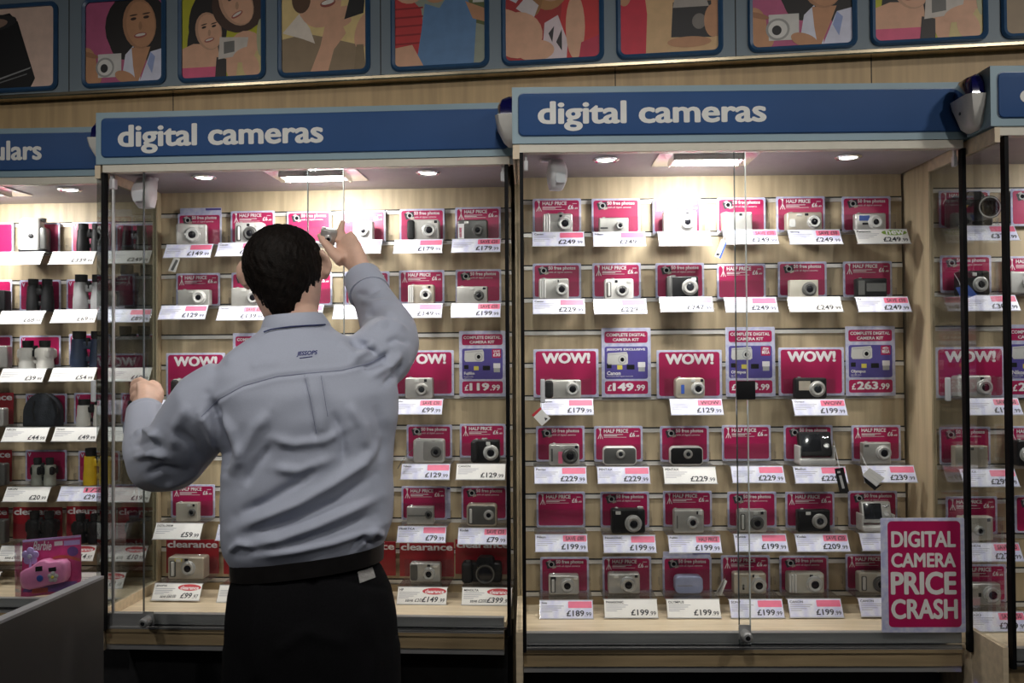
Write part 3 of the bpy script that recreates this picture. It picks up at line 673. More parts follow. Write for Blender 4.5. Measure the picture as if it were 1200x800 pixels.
def dock_camera(c, r, k, x0, x1, yt, desc, dark=True):
    ss, zs = SHELF[(c, r, k)]; d = .295
    sa, zt = inv(c, x0, yt, d - .02); sb, _ = inv(c, x1, yt, d - .02); w = sb - sa; h = zt - zs
    T = thing('digital_camera', desc + ', ' + where(c, r, k), 'camera', wc(c, (sa + sb) / 2, d, zs + .0003), -CAB[c][2], 'cameras in the ' + CABN[c])
    bw = w * .9; bh = h * .70; tilt = .28
    m = MB(); m.rbox(-w / 2, w / 2, -.028, .030, 0, h * .20, 'silver_white', .004, .006); m.rbox(-w / 2, -w * .44, -.020, .028, h * .1, h * .56, 'silver_white', .003, .003); m.rbox(w * .44, w / 2, -.020, .028, h * .1, h * .56, 'silver_white', .003, .003); m.build('cradle', T, 40)
    b = MB(); b.rbox(-bw / 2, bw / 2, -.009, .009, 0, bh, 'camera_black' if dark else 'silver', .003, .005); bo = b.build('body', T, 40)
    bo.location = (0, -.004, h * .25); bo.rotation_euler = (-tilt, 0, 0)
    m = MB(); m.rbox(-bw * .43, bw * .17, -.0102, -.006, bh * .16, bh * .90, 'screen', .0008, .002); m.build('screen', bo, 30)
    m = MB(); m.lathe([(0, 0), (.0075, 0), (.0075, -.0022), (.005, -.003), (.005, -.0015), (0, -.0015)], 'lens_ring', (bw * .33, -.0088, bh * .40), n=18)
    for i in range(3): m.lathe([(0, 0), (.0026, 0), (.0026, -.0016), (0, -.0018)], 'chrome', (bw * (.26 + .07 * i), -.0088, bh * (.78 - .04 * (i % 2))), n=10)
    m.build('buttons', bo, 40)
    m = MB(); m.rbox(-w * .2, w * .2, -.0288, -.026, h * .06, h * .085, 'grey_print', .0003, .0003); m.build('badge', T, 0)
def binocular(c, r, k, x0, x1, yt, cols, desc, style='roof', yb=None):
    ss, zs = SHELF[(c, r, k)]; d = .303
    sa, zt = inv(c, x0, yt, d - .02); sb, _ = inv(c, x1, yt, d - .02); w = sb - sa; h = zt - zs - .0003
    T = thing('binoculars', desc + ', ' + where(c, r, k), 'binoculars', wc(c, (sa + sb) / 2, d, zs + .0003), -CAB[c][2] + (.15 if style == 'roof' else 0), 'binoculars in the ' + CABN[c])
    ca, cb = cols; R = w * .235
    for sx in (-1, 1):
        cx = sx * (w / 2 - R)
        if style == 'roof': pr = [(0, 0), (R * .98, 0), (R, .003), (R, h * .30), (R * .92, h * .42), (R * .90, h * .62), (R * .84, h * .78), (0, h * .78)]
        else: pr = [(0, 0), (R * 1.02, 0), (R * 1.02, h * .22), (R * .96, h * .26), (R * 1.0, h * .32), (R * 1.0, h * .66), (R * .9, h * .74), (0, h * .74)]
        B = MB(); B.lathe(pr, ca, (cx, 0, 0), 'z', 20); B.build('barrel', T, 45)
        E = MB(); er = R * (.78 if style == 'roof' else .66); E.lathe([(0, h * .74), (er * .9, h * .74), (er * .9, h * .80), (er, h * .81), (er, h), (er * .7, h), (er * .66, h * .97), (0, h * .97)], 'rubber', (cx - sx * w * .01, 0, 0), 'z', 20); E.build('eyecup', T, 45)
        if style == 'porro':
            P = MB(); P.rbox(cx - R * 1.0, cx + R * 1.0, -R * .9, R * 1.2, h * .34, h * .72, cb, .008, .010); P.build('prism_housing', T, 45)
    m = MB(); m.rbox(-w * .2, w * .2, -R * .55, R * .55, h * .50, h * .72, cb, .004, .006); m.rbox(-w * .14, w * .14, -R * .3, R * .3, h * .16, h * .30, cb, .003, .004); m.build('bridge', T, 45)
    m = MB(); m.lathe([(0, h * .60), (w * .075, h * .60), (w * .075, h * .70), (w * .065, h * .82), (0, h * .82)], 'rubber', (0, -R * .25, 0), 'z', 16); m.build('focus_wheel', T, 45)
    if style == 'porro':
        m = MB(); m.rbox(-w * .035, w * .035, -R * .75, -R * .4, h * .42, h * .66, 'rubber', .002); m.build('hinge', T, 45)
# ---------------------------------------------------------------- right cabinet: cards, tickets, cameras
def sp(col, lens=None, **k): return dict(col=col, lens=lens, **k)
for r, k, kind, xc, yt in ((1,1,'H',652.5,232.5),(1,2,'F',721.5,232.5),(1,3,'H',793,232.5),(1,4,'F',868.5,231.5),(1,5,'H',938,230),(1,6,'F',1015,230),
    (2,1,'F',652.5,308.5),(2,2,'H',722.5,308),(2,3,'F',796.5,308),(2,4,'H',868.5,309),(2,5,'F',940,306.5),(2,6,'H',1016.5,306),
    (3,1,'W',663,409),(3,3,'W',807.5,410),(3,5,'W',950.5,407),
    (4,1,'F',656.5,499),(4,2,'H',724.5,499),(4,3,'F',802,499),(4,4,'H',874.5,498),(4,5,'F',947,498),(4,6,'H',1026.5,498),
    (5,1,'H',657,576),(5,2,'F',732,576),(5,3,'H',805.5,575),(5,4,'F',881,576),(5,5,'H',949,576),(5,6,'F',1022.5,575),
    (6,1,'F',661.5,652.5),(6,2,'H',734.5,652),(6,3,'F',805,652),(6,4,'H',873.5,650.5),(6,5,'F',942,651),(6,6,'H',1019.5,649)):
    card(3, r, k, kind, xc, yt)
card(3, 3, 2, 'K', 733.5, 384, ('Canon', ('149', '99'), 'JESSOPS EXCLUSIVE', ('Powershot A410 digital camera kit',), None))
card(3, 3, 4, 'K', 879, 383, ('Olympus', ('183', '99'), None, ('mju 500', 'digital camera kit'), ('5', 'MEGA')))
card(3, 3, 6, 'K', 1019.5, 382, ('Olympus', ('263', '99'), None, ('mju 600 silver', 'digital camera kit'), ('6', 'MEGA')))
for r, k, kind, xc, yt, price, brand, flash in ((1,1,'L',654,271.5,'249.99','Canon',''),(1,2,'L',725,271.5,'249.99','Nikon',''),(1,3,'W',801,271,'','',''),(1,4,'L',879,269,'249.99','','SAVE £50'),(1,5,'L',953,269,'249.99','Samsung','SAVE £50'),(1,6,'N',1031.5,268.5,'249.99','Panasonic','new'),
    (2,1,'L',654.5,350,'229.99','Canon',''),(2,2,'L',726.5,350,'229.99','PENTAX',''),(2,3,'L',803.5,347.5,'247.99','Fuji',''),(2,4,'L',878.5,348,'249.99','Sony',''),(2,5,'W',953.5,347.5,'249.99','',''),(2,6,'L',1032.5,347.5,'249.99','Fuji','SAVE £50'),
    (3,1,'L',664.5,467,'179.99','Canon',''),(3,3,'L',815,467,'129.99','','WOW'),(3,5,'L',958.5,467.5,'199.99','Olympus','WOW'),
    (4,1,'L',656.5,546.5,'229.99','Pentax',''),(4,2,'L',730,546.5,'229.99','PENTAX',''),(4,3,'W',807.5,546.5,'229.99','PENTAX',''),(4,4,'L',886.5,545.5,'229.99','',''),(4,5,'L',959.5,546,'229.99','Medion',''),(4,6,'L',1039.5,545,'239.99','',''),
    (5,1,'L',657.5,625.5,'199.99','Nikon','SAVE £80'),(5,2,'L',737,626.5,'199.99','PANASONIC',''),(5,3,'L',813,626.5,'199.99','Fujifilm','HALF PRICE'),(5,4,'L',890,625,'199.99','Konica',''),(5,5,'L',961.5,625,'209.99','Kodak','SAVE £20'),(5,6,'L',1037,624,'199.99','',''),
    (6,1,'L',663.5,703,'189.99','Sony',''),(6,2,'W',738.5,701.5,'199.99','PANASONIC',''),(6,3,'W',811.5,701.5,'199.99','OLYMPUS',''),(6,4,'L',885,701.5,'199.99','SONY',''),(6,5,'L',953.5,701,'199.99','CANON',''),(6,6,'L',1036,700,'199.99','CANON','')):
    ticket(3, r, k, kind, xc, yt, price, brand, flash)
for r, k, x0, x1, yt, s_, desc in (
    (1,1,636.5,671,250,sp('S',(.74,9,'d'),grip='r',fx=.83,vx=.60,dial=.1),'silver camera with ribbed grip and dark lens'),
    (1,2,702,736.5,255,sp('S',(.71,5,'d'),rc=.003,flash=0,vf=0,d=.022,stk=((.04,.30,.28,.36,'viewfinder'),)),'slim silver camera with tiny lens'),
    (1,3,777.5,816.5,246.5,sp('W',(.71,9.5,'w'),fx=.86,vx=.72,grip=None),'white silver camera with large round lens ring'),
    (1,4,846,881.5,248.5,sp('S',None,rc=.003,d=.020,flash=0,vx=.62,stk=((.80,.96,.86,.98,'flash_lens'),)),'flat plain silver camera without visible lens'),
    (1,5,922,963.5,248.5,sp('M',(.76,8.2,'d'),fx=.36,vx=.56,stk=((.06,.24,.20,.62,'lens_ring'),)),'warm silver camera with clear plastic end'),
    (1,6,1002.5,1038.5,249.5,sp('S',(.64,8.5,'w'),d=.024,flash=0,vf=0,stk=((.12,.46,.55,.86,'sticker_blue'),(.22,.42,.32,.44,'viewfinder'))),'silver camera with small blue window'),
    (2,1,631.5,666.5,326,sp('S',(.76,8,'d'),grip='r',fx=.55,vx=.62),'silver camera with ribbed left side'),
    (2,2,708.5,742.5,326.5,sp('W',(.60,8,'d',.42),grip='b',fx=.84,vx=.40,bx=-.2),'white camera with bright chrome lens'),
    (2,3,782,818.5,323.5,sp('K',(.72,9.5,'s'),grip='c',fx=.85,vx=.9,dial=-.28,d=.036),'black camera with wide silver lens'),
    (2,5,925.5,959,328,sp('P',(.67,8.5,'k'),rc=.002,d=.022,flash=0,vf=0,btn=0),'pale square camera with round dark lens'),
    (2,6,1004,1039.5,326,sp('K',None,rc=.003,d=.026,flash=0,vf=0,stk=((.05,.26,.12,.88,'camera_grey'),(.32,.96,.30,.74,'camera_grey'))),'black slab camera with dark sliding cover'),
    (3,1,639,681,445,sp('S',(.76,8.5,'d',.5),grip='k',fx=.72,vx=.80),'silver camera with black left grip'),
    (3,3,791.5,826,442.5,sp('M',(.76,8,'d'),rc=.011,d=.036,vx=.90,fx=.60,stk=((.19,.30,.22,.66,'sticker_blue'),)),'rounded silver camera with blue sticker'),
    (3,5,931.5,969,442.5,sp('K',(.69,9.5,'s'),rc=.007,d=.024,flash=0,vf=0,stk=((.12,.48,.40,.84,'silver_warm'),)),'black camera with large steel lens cover'),
    (4,1,643.5,679,520.5,sp('S',(.69,9.5,'k'),grip=None,fx=.42,vx=.90,stk=((.30,.44,.10,.66,'pink_flash'),(.06,.12,.2,.8,'camera_grey'))),'silver camera with pink sticker by the lens'),
    (4,2,706.5,746,523,sp('W',(.52,5.2,'s',.60),rc=.013,d=.026,flash=0,vf=0,btn=0,front=(.03,.97,'camera_grey'),stk=((.10,.38,.58,.80,'binocular_grey'),)),'dark fronted camera in white rim'),
    (4,3,785,824,523,sp('W',(.54,5.4,'s',.60),rc=.013,d=.026,flash=0,vf=0,btn=0,front=(.03,.97,'camera_black'),stk=((.10,.36,.58,.80,'binocular_grey'),)),'black fronted camera in white rim'),
    (4,6,1011,1044,518.5,sp('S',(.73,9,'d',.52),rc=.003,d=.024,flash=0,vf=0,stk=((.06,.22,.8,.9,'camera_grey'),)),'flat silver camera with round chrome lens'),
    (5,2,716.5,756,596.5,sp('K',(.64,10,'d',.42),d=.034,fx=.2,vx=.86,dial=.38,ll=.022),'black camera with big protruding lens'),
    (5,3,789.5,825,597,sp('S',(.62,7.5,'d'),d=.026,fx=.88,vx=.8,bx=-.42,stk=((.10,.13,.2,.75,'camera_grey'),)),'silver camera with thin chrome lens and side slot'),
    (5,4,865.5,899,597.5,sp('S',(.64,8,'k',.42),grip='b',d=.034,fx=.60,vx=.82),'silver camera with deep dark lens'),
    (5,5,935,973,597.5,sp('K',(.66,8.8,'s',.5),rc=.004,d=.026,fx=.32,vf=0),'black camera with silver lens ring'),
    (6,1,643,678.5,674,sp('S',(.61,8.5,'d',.48),d=.032,fx=.9,vf=0,grip='b',stk=((.06,.24,.72,.92,'viewfinder'),)),'silver camera with curved black grip panel'),
    (6,2,713,750,672,sp('S',(.62,9.5,'d',.48),d=.034,fx=.24,vx=.88,ll=.016),'silver camera with wide stepped lens'),
    (6,3,791,824,675,sp('L',None,rc=.014,d=.034,flash=0,vf=0,btn=0,stk=((.08,.62,.44,.48,'binocular_grey'),)),'lavender blue rounded camera, closed cover'),
    (6,4,860,898,671.5,sp('M',(.76,9.3,'d',.42),d=.034,fx=.70,vx=.62,stk=((.24,.40,.30,.82,'silver'),(.26,.32,.2,.46,'viewfinder'))),'warm silver camera with orange tinted badge'),
    (6,5,924,966,671.5,sp('P',(.72,10,'d',.46),grip='r',d=.036,fx=.90,vx=.64),'pale silver camera with wide left grip'),
    (6,6,1007,1045,671,sp('P',(.66,9.5,'k',.44),d=.034,fx=.62,vx=.8,grip='b'),'pale camera half hidden behind price crash sign')):
    place_camera(3, r, k, x0, x1, yt, s_, desc)
dock_camera(3, 4, 5, 936, 979, 504.5, 'black screened camera tilted on white dock')
dock_camera(3, 5, 6, 1010, 1049, 587, 'silver camera with screen tilted on dock', False)

# ---------------------------------------------------------------- cabinet behind the man
for r, k, kind, xc, yt in ((1,1,'F',234,250),(1,2,'H',296,247),(1,3,'F',362,247.5),(1,4,'H',425.5,246.5),(1,5,'F',494.5,244.5),(1,6,'H',560,242.5),
    (2,1,'H',232,320),(2,2,'F',297,319),(2,3,'H',363,319),(2,4,'F',430,318),(2,5,'H',494,316.5),(2,6,'F',560.5,315.5),
    (3,1,'W',229,413.5),(3,5,'W',496,410.5),
    (4,4,'H',433,498.5),(4,5,'F',503,497.5),(4,6,'H',565.5,496.5),
    (5,1,'H',226,567.5),(5,4,'F',430,571),(5,5,'H',497,569.5),(5,6,'F',567.5,569.5),
    (6,1,'C',225.5,632),(6,2,'C',293,633),(6,4,'C',432,634),(6,5,'C',500,635),(6,6,'C',565.5,632)):
    card(2, r, k, kind, xc, yt)
card(2, 3, 2, 'K', 299, 390, ('Canon', ('139', '99'), None, ('kit', 'digital camera kit'), None))
card(2, 3, 6, 'K', 565, 387.5, ('Fujifilm', ('119', '99'), None, ('Finepix A345', 'digital camera kit'), ('SAVE', '£30')))
for r, k, kind, xc, yt, price, brand, flash in ((1,1,'L',223,286,'149.99','',''),(1,2,'L',284,284,'159.99','Canon',''),(1,4,'L',420,281,'','',''),(1,5,'L',491,280.5,'179.99','',''),(1,6,'L',558.5,279.5,'179.99','','SAVE £20'),
    (2,1,'L',217,357.5,'129.99','',''),(2,2,'L',285,358.5,'139.99','Pentax','SAVE £60'),(2,3,'L',352,357,'149.99','',''),(2,4,'L',420,357,'149.99','',''),(2,5,'L',490.5,355.5,'149.99','',''),(2,6,'L',558.5,355,'199.99','','SAVE £50'),
    (3,1,'L',216,468,'89.99','',''),(3,5,'L',491,467.5,'99.99','Fujifilm','SAVE £30'),
    (4,5,'L',499.5,543,'129.99','Nikon',''),(4,6,'W',564,543,'129.99','CANON',''),
    (5,1,'W',211,612.5,'59.99','DIGITAL DREAM',''),(5,2,'L',284,614,'69.99','',''),(5,4,'L',424,616,'79.99','',''),(5,5,'L',495,616,'79.99','PRAKTICA',''),(5,6,'L',566,618,'79.99','Kodak','SAVE £20'),
    (6,1,'C',210,683,'99.97','JENOPTIK','save £60.00'),(6,2,'C',286,686,'89.97','',''),(6,5,'C',495.5,688,'149.99','HP','save £20'),(6,6,'C',571,690.5,'399.97','MINOLTA','save £200')):
    ticket(2, r, k, kind, xc, yt, price, brand, flash)
ticket(2, 1, 3, 'L', 354, 283, noticket=True)
for r, k, x0, x1, yt, s_, desc in (
    (1,1,205.5,239,262,sp('S',(.52,9,'d'),d=.038,rz=.3,fx=.8,vf=0),'silver camera turned towards its right'),
    (1,2,275,308,260.5,sp('W',(.56,8,'k'),fx=.78,vx=.48,grip='b'),'white camera with dark spoked lens'),
    (1,4,413,436.5,258.5,sp('W',(.56,6.5,'w'),flash=0,vf=0,rc=.005),'narrow white camera with pale lens'),
    (1,5,478,514,257,sp('S',(.70,8.5,'d'),grip='k',fx=.72,vx=.9,d=.036),'silver camera with large black handgrip'),
    (1,6,536,571,257.5,sp('G',(.68,6.5,'k'),fx=.30,vf=0,d=.030,stk=((.02,.22,.05,.8,'white_print'),(.06,.14,.1,.6,'pink_flash'))),'dark grey camera with white side sticker'),
    (2,1,208,245,339.5,sp('S',(.69,8,'w',.5),rc=.003,d=.024,fx=.42,vf=0),'silver camera with dark centred bright lens'),
    (2,2,270.5,306,337,sp('S',(.75,7.5,'d'),rc=.003,d=.026,fx=.42,vf=0),'silver camera partly behind the head'),
    (2,4,408,442,332,sp('S',(.7,7,'d'),fx=.5,stk=((.3,.42,.3,.6,'sticker_blue'),)),'silver camera half hidden by the sleeve'),
    (2,5,478,508.5,333.5,sp('M',(.69,7,'w'),grip='r',fx=.62,vx=.82,stk=((.10,.22,.2,.7,'lilac'),)),'warm silver camera with striped label grip'),
    (2,6,535,571,335.5,sp('S',(.73,6,'k'),rc=.003,d=.024,fx=.50,vx=.9),'flat silver camera with small black lens'),
    (3,1,201.5,236,444,sp('S',(.6,8,'d'),grip='k',d=.034),'silver camera half hidden by shoulder'),
    (3,5,474.5,507,442.5,sp('S',(.61,7.5,'s',.44),d=.030,rc=.006,fx=.42,vx=.74,vf=1),'silver camera with round mirror front'),
    (4,5,484,520.5,514.5,sp('W',(.74,6.2,'k'),rc=.008,d=.030,fx=.42,vx=.66,front=(.33,.96,'silver')),'two tone silver camera with white grip'),
    (4,6,552.5,585,515.5,sp('K',(.70,9,'d',.45),grip='k',d=.036,fx=.6,vx=.82,dial=-.05),'black camera with silver rimmed lens'),
    (5,1,206,231.5,589,sp('P',(.76,4.2,'k',.5),rc=.002,d=.024,fx=.60,vx=.82),'small pale camera with tiny lens'),
    (5,5,476.5,508,593.5,sp('S',(.82,4.4,'k',.56),rc=.003,d=.024,flash=0,vf=0,stk=((.03,.96,.47,.52,'camera_grey'),)),'slim shiny silver camera, lens at end'),
    (5,6,546.5,582,590.5,sp('M',(.74,6,'d',.52),rc=.010,d=.034,fx=.45,vx=.74,front=(.06,.95,'camera_grey'),grip='b'),'dark faced camera with pale grip bar'),
    (6,1,196.5,238.5,652.5,sp('M',(.58,8.5,'d',.5),d=.046,grip='b',fx=.30,vx=.52,bx=.3,stk=((.20,.40,.79,.93,'yellow_print'),)),'large pale gold camera with yellow window'),
    (6,5,480,516,659.5,sp('S',(.63,7.5,'d',.44),d=.030,fx=.84,vx=.62,front=(0.02,.26,'camera_grey')),'silver camera with grey curved panel')):
    place_camera(2, r, k, x0, x1, yt, s_, desc)
# black superzoom on the bottom row
def bridge_camera(c, r, k, x0, x1, yt, desc, lens_px, length, turn):
    ss, zs = SHELF[(c, r, k)]; d = .300
    sa, zt = inv(c, x0, yt, d); sb, _ = inv(c, x1, yt, d); w = sb - sa; h = zt - zs
    T = thing('bridge_camera', desc + ', ' + where(c, r, k), 'camera', wc(c, (sa + sb) / 2, d, zs + .0003), -CAB[c][2] + turn)
    m = MB(); m.rbox(-w / 2, w / 2, -.016, .020, 0, h * .80, 'camera_black', .006, .010); m.build('body', T, 45)
    m = MB(); m.rbox(-w / 2 - .002, -w * .24, -.034, .016, 0, h * .84, 'rubber', .010, .010); m.build('grip', T, 45)
    m = MB(); m.loft([[(p[0], p[1], z) for p in rr(-w * a + w * .08, w * a + w * .08, -.020, .022, .006)] for a, z in ((.24, h * .76), (.21, h * .92), (.15, h), )], 'camera_black'); m.build('viewfinder_hump', T, 45)
    R = lens_px * (sb - sa) / (x1 - x0); cx, cz = w * .10, h * .42
    m = MB(); m.lathe([(0, -.010), (R * .92, -.010), (R * .92, -.02 - length * .3), (R, -.02 - length * .32), (R, -.02 - length * .8), (R * 1.04, -.02 - length * .82), (R * 1.04, -.02 - length), (R * .86, -.02 - length), (R * .74, -.02 - length * .88), (0, -.02 - length * .88)], 'camera_black', (cx, 0, cz), n=30); L = m.build('lens', T, 40)
    m = MB(); m.lathe([(R * .86, -.0205 - length), (R * .98, -.0205 - length), (R * .98, -.018 - length), (R * .86, -.018 - length)], 'lens_ring' if length > .04 else 'camera_grey', (cx, 0, cz), n=30); m.build('lens_rim', L, 40)
    MB().lathe([(0, -.02 - length * .885), (R * .72, -.02 - length * .885), (R * .4, -.02 - length * .95), (0, -.02 - length * .97)], 'lens_dark', (cx, 0, cz), n=24).build('lens_glass', L, 60)
    m = MB(); m.lathe([(0, 0), (.006, 0), (.006, .004), (0, .004)], 'camera_grey', (-w * .36, -.018, h * .83), 'z', 14); m.build('shutter_button', T)
    m = MB(); m.rbox(-w * .12, -w * .05, -.0172, -.014, h * .52, h * .62, 'yellow_print', .0003, .0006); m.build('badge', T, 0)
bridge_camera(2, 6, 6, 543, 588, 651.5, 'large black camera with handgrip and dark lens', 11, .022, 0)

# ---------------------------------------------------------------- binocular cabinet
for r, k, kind, xc, yt in ((1,1,'D',-8,261),(1,2,'D',46,261),(1,3,'D',108,260),(1,4,'D',160,262),(2,1,'D',-10,328),(2,2,'D',47,328),(2,3,'D',102,327),(2,4,'D',164,326),
    (3,1,'D',-10,393),(3,2,'D',47,393),(3,3,'D',105,391),(3,4,'D',165,391),(4,1,'C',-13,460),(4,2,'D',54,461),(4,3,'D',111,460),(4,4,'D',166,460),
    (5,1,'C',-15,527),(5,2,'D',54,527),(5,3,'D',116,528),(5,4,'D',168,528),(6,1,'C',-19,594),(6,2,'C',44,594),(6,3,'C',107,593),(6,4,'C',167,594)):
    card(1, r, k, kind, xc, yt)
for r, k, kind, xc, yt, price, brand, flash in ((1,2,'W',27,295,'199.99','',''),(1,3,'W',88,294.5,'339.99','',''),(1,4,'W',153,293.5,'249.99','',''),
    (2,1,'W',-35,364,'79.99','',''),(2,2,'W',28,364,'68.99','',''),(2,3,'W',90,362.5,'69.99','',''),(2,4,'L',153,362,'89.99','',''),
    (3,1,'W',-35,431.5,'29.99','',''),(3,2,'W',29.5,431.5,'39.99','',''),(3,3,'W',88.5,430.5,'54.99','',''),(3,4,'W',153,430.5,'69.99','',''),
    (4,1,'C',-28,500,'29.97','',''),(4,2,'W',33,500.5,'44.99','NIKON',''),(4,3,'W',91.5,500,'49.99','Olympus',''),(4,4,'W',152,500,'39.99','',''),
    (5,1,'C',-28,570,'24.97','',''),(5,2,'W',34.5,570,'20.99','NIKON',''),(5,3,'L',98,569.5,'29.99','','1/2'),(5,4,'W',153,570.5,'19.99','',''),
    (6,1,'C',-36,639,'9.97','',''),(6,2,'C',28,639,'9.97','','save £9.92'),(6,3,'C',88,638.5,'14.97','',''),(6,4,'C',148,639,'10.97','','save £10')):
    ticket(1, r, k, kind, xc, yt, price, brand, flash)
ticket(1, 7, 4, 'C', 122, 682, '9.97', '', '')
ticket(1, 7, 1, 'C', -24, 681, '7.97', '', '')
for r, k, x0, x1, yt, cols, desc, st in ((1,3,87,117,261.5,('binocular_black','binocular_black'),'black binoculars with grey centre','roof'),(1,4,140,169,264,('binocular_black','binocular_grey'),'black binoculars behind the side glass','roof'),
    (2,2,28,58,326.5,('binocular_black','binocular_black'),'slim all black binoculars','roof'),(2,3,83,120,321.5,('binocular_grey','binocular_grey'),'grey and black binoculars','roof'),(2,4,134,180,310,('binocular_black','binocular_black'),'wide black binoculars behind side glass','porro'),
    (3,2,19,58,399,('binocular_white','binocular_white'),'white binoculars with black eyecups','porro'),(3,3,80,120,388,('binocular_navy','binocular_navy'),'navy blue binoculars','roof'),(3,4,133,176,382,('binocular_black','binocular_black'),'large dark binoculars behind side glass','porro'),
    (4,3,87,122,468,('binocular_white','binocular_black'),'silver white and black binoculars','roof'),(4,4,145,180,470,('binocular_black','binocular_black'),'black binoculars behind the left hand','roof'),
    (5,2,33,61,537,('binocular_olive','binocular_black'),'small olive and black binoculars','porro'),(5,3,95,128,525.5,('binocular_yellow','binocular_yellow'),'bright yellow binoculars with black eyecups','roof'),(5,4,140,172,530,('binocular_black','binocular_yellow'),'black binoculars with yellow centre','roof'),
    (6,2,28,62,600,('binocular_black','binocular_black'),'black binoculars on red clearance card','porro'),(6,3,82,116,603,('binocular_black','binocular_black'),'angled black binoculars on red card','porro'),(6,4,145,180,602,('binocular_black','binocular_black'),'dark binoculars on card behind glass','porro')):
    binocular(1, r, k, x0, x1, yt, cols, desc, st)
for r, k, x0, x1, yt, s_, desc in ((2,1,-32,5,340,sp('K',(.5,8,'k'),d=.04),'black camera at frame edge'),(3,1,-28,8,405,sp('S',(.4,6,'d'),d=.03,grip='r'),'silver grey camera at frame edge'),
    (4,1,-32,4,478,sp('S',(.4,6,'d'),d=.03),'silver camera on clearance card'),(5,1,-32,5,543,sp('G',(.4,6,'d'),d=.03),'grey camera on clearance card'),(6,1,-34,5,609,sp('G',(.4,6,'d'),d=.03),'olive grey camera on clearance card')):
    ticketed = (1, r, k) in SHELF
    place_camera(1, r, k, x0, x1, yt, s_, desc)
# silver rangefinder on the top row and the rounded pouch on the fourth row
def rangefinder():
    ss, zs = SHELF[(1, 1, 2)]; d = .300; sa, zt = inv(1, 21, 255, d - .02); sb, _ = inv(1, 51, 255, d - .02); w = sb - sa; h = zt - zs
    T = thing('rangefinder', 'upright silver and black monocular rangefinder, top row, binocular cabinet', 'rangefinder', wc(1, (sa + sb) / 2, d, zs + .0003), -CAB[1][2] + .2)
    rings = [[(p[0], p[1], z) for p in rr(-w * .48 + a, w * .30 - a * .3, -.030 + a * .4, .03 - a * .3, .010)] for z, a in ((h * .06, .004), (h * .10, 0), (h * .5, .002), (h * .93, .005), (h * .97, .009))]
    MB().loft(rings, 'silver_white').build('body', T, 50)
    rings = [[(p[0], p[1], z) for p in rr(-w * .50, w * .48, -.026, .030, .012)] for z in (0, h * .10)] ; b = MB(); b.loft(rings, 'camera_black'); b.rbox(w * .24, w * .50, -.022, .028, h * .05, h * .74, 'camera_grey', .006, .012); b.build('grip', T, 50)
    b = MB(); b.lathe([(0, h * .9), (w * .17, h * .9), (w * .18, h * 1.0), (w * .14, h * 1.0), (.0, h * .98)], 'camera_grey', (w * .26, 0, 0), 'z', 20); b.build('eyepiece', T, 50)
    b = MB(); b.lathe([(0, 0), (.008, 0), (.008, -.003), (0, -.004)], 'camera_black', (0, -.0285, h * .46), n=18); b.build('button', T, 50)
    b = MB(); b.plate(-w * .04, -w * .005, h * .70, h * .80, -.0285, 'grey_print', 0, .0008); b.plate(w * .01, w * .045, h * .70, h * .80, -.0285, 'grey_print', 0, .0008); b.build('badge', T, 0)
rangefinder()
def pouch():
    ss, zs = SHELF[(1, 4, 2)]; d = .300; sa, zt = inv(1, 27, 461, d - .02); sb, _ = inv(1, 66, 461, d - .02); w = sb - sa; h = zt - zs
    T = thing('binocular_pouch', 'rounded dark blue fabric pouch, fourth row, binocular cabinet', 'pouch', wc(1, (sa + sb) / 2, d, zs + .0003), -CAB[1][2])
    out = [(-w / 2, 0), (w / 2, 0)] + [(w / 2 * math.cos(t) * (1 if abs(math.cos(t)) < .9 else 1), h * .35 + h * .65 * math.sin(t)) for t in [math.pi * i / 16 for i in range(17)]]
    def ring(s_, y): return [(x * s_, y, h * .45 + (z - h * .45) * s_) for x, z in out]
    MB().loft([ring(.82, -.028), ring(.96, -.024), ring(1, -.012), ring(1, .02), ring(.93, .03)], 'pouch').build('body', T, 50)
    MB().tube([(x * .99, -.013, h * .45 + (z - h * .45) * .99) for x, z in out[2:]], .0022, 'rubber', 6).build('zip', T, 50)
    MB().tube([(-w * .1, -.029, h * .2), (-w * .16, -.029, h * .5), (-w * .1, -.028, h * .78)], .003, 'rubber', 6).build('strap', T, 50)
pouch()

# ---------------------------------------------------------------- far right cabinet
for r, k, kind, xc, yt in ((1,1,'H',1130,223),(1,2,'F',1214,221),(2,1,'F',1131.5,299),(2,2,'H',1208,300),(3,1,'W',1136.5,406.5),(4,1,'F',1130.5,500),(4,2,'H',1209,499),(5,1,'H',1138.5,581.5),(5,2,'F',1219,580),(6,1,'H',1149,661)):
    card(4, r, k, kind, xc, yt)
card(4, 3, 2, 'K', 1209, 380, ('Nikon', ('249', '99'), None, ('Coolpix 5600', 'digital camera kit'), None))
for r, k, kind, xc, yt, price, brand, flash in ((1,1,'L',1156,264,'379.99','',''),(2,1,'L',1157,345.5,'309.99','',''),(2,2,'L',1236,343,'299.99','',''),(3,1,'L',1160,466,'199.99','','SAVE £50'),(4,1,'L',1156,549,'299.99','PENTAX',''),(4,2,'L',1240,547,'269.99','',''),(5,1,'L',1161,635.5,'279.99','CANON','SAVE £20'),(6,1,'L',1166,716,'289.99','CASIO','SAVE £50')):
    ticket(4, r, k, kind, xc, yt, price, brand, flash)
bridge_camera(4, 1, 1, 1110, 1160, 226, 'black camera with long silver rimmed lens', 12.5, .070, -.04)
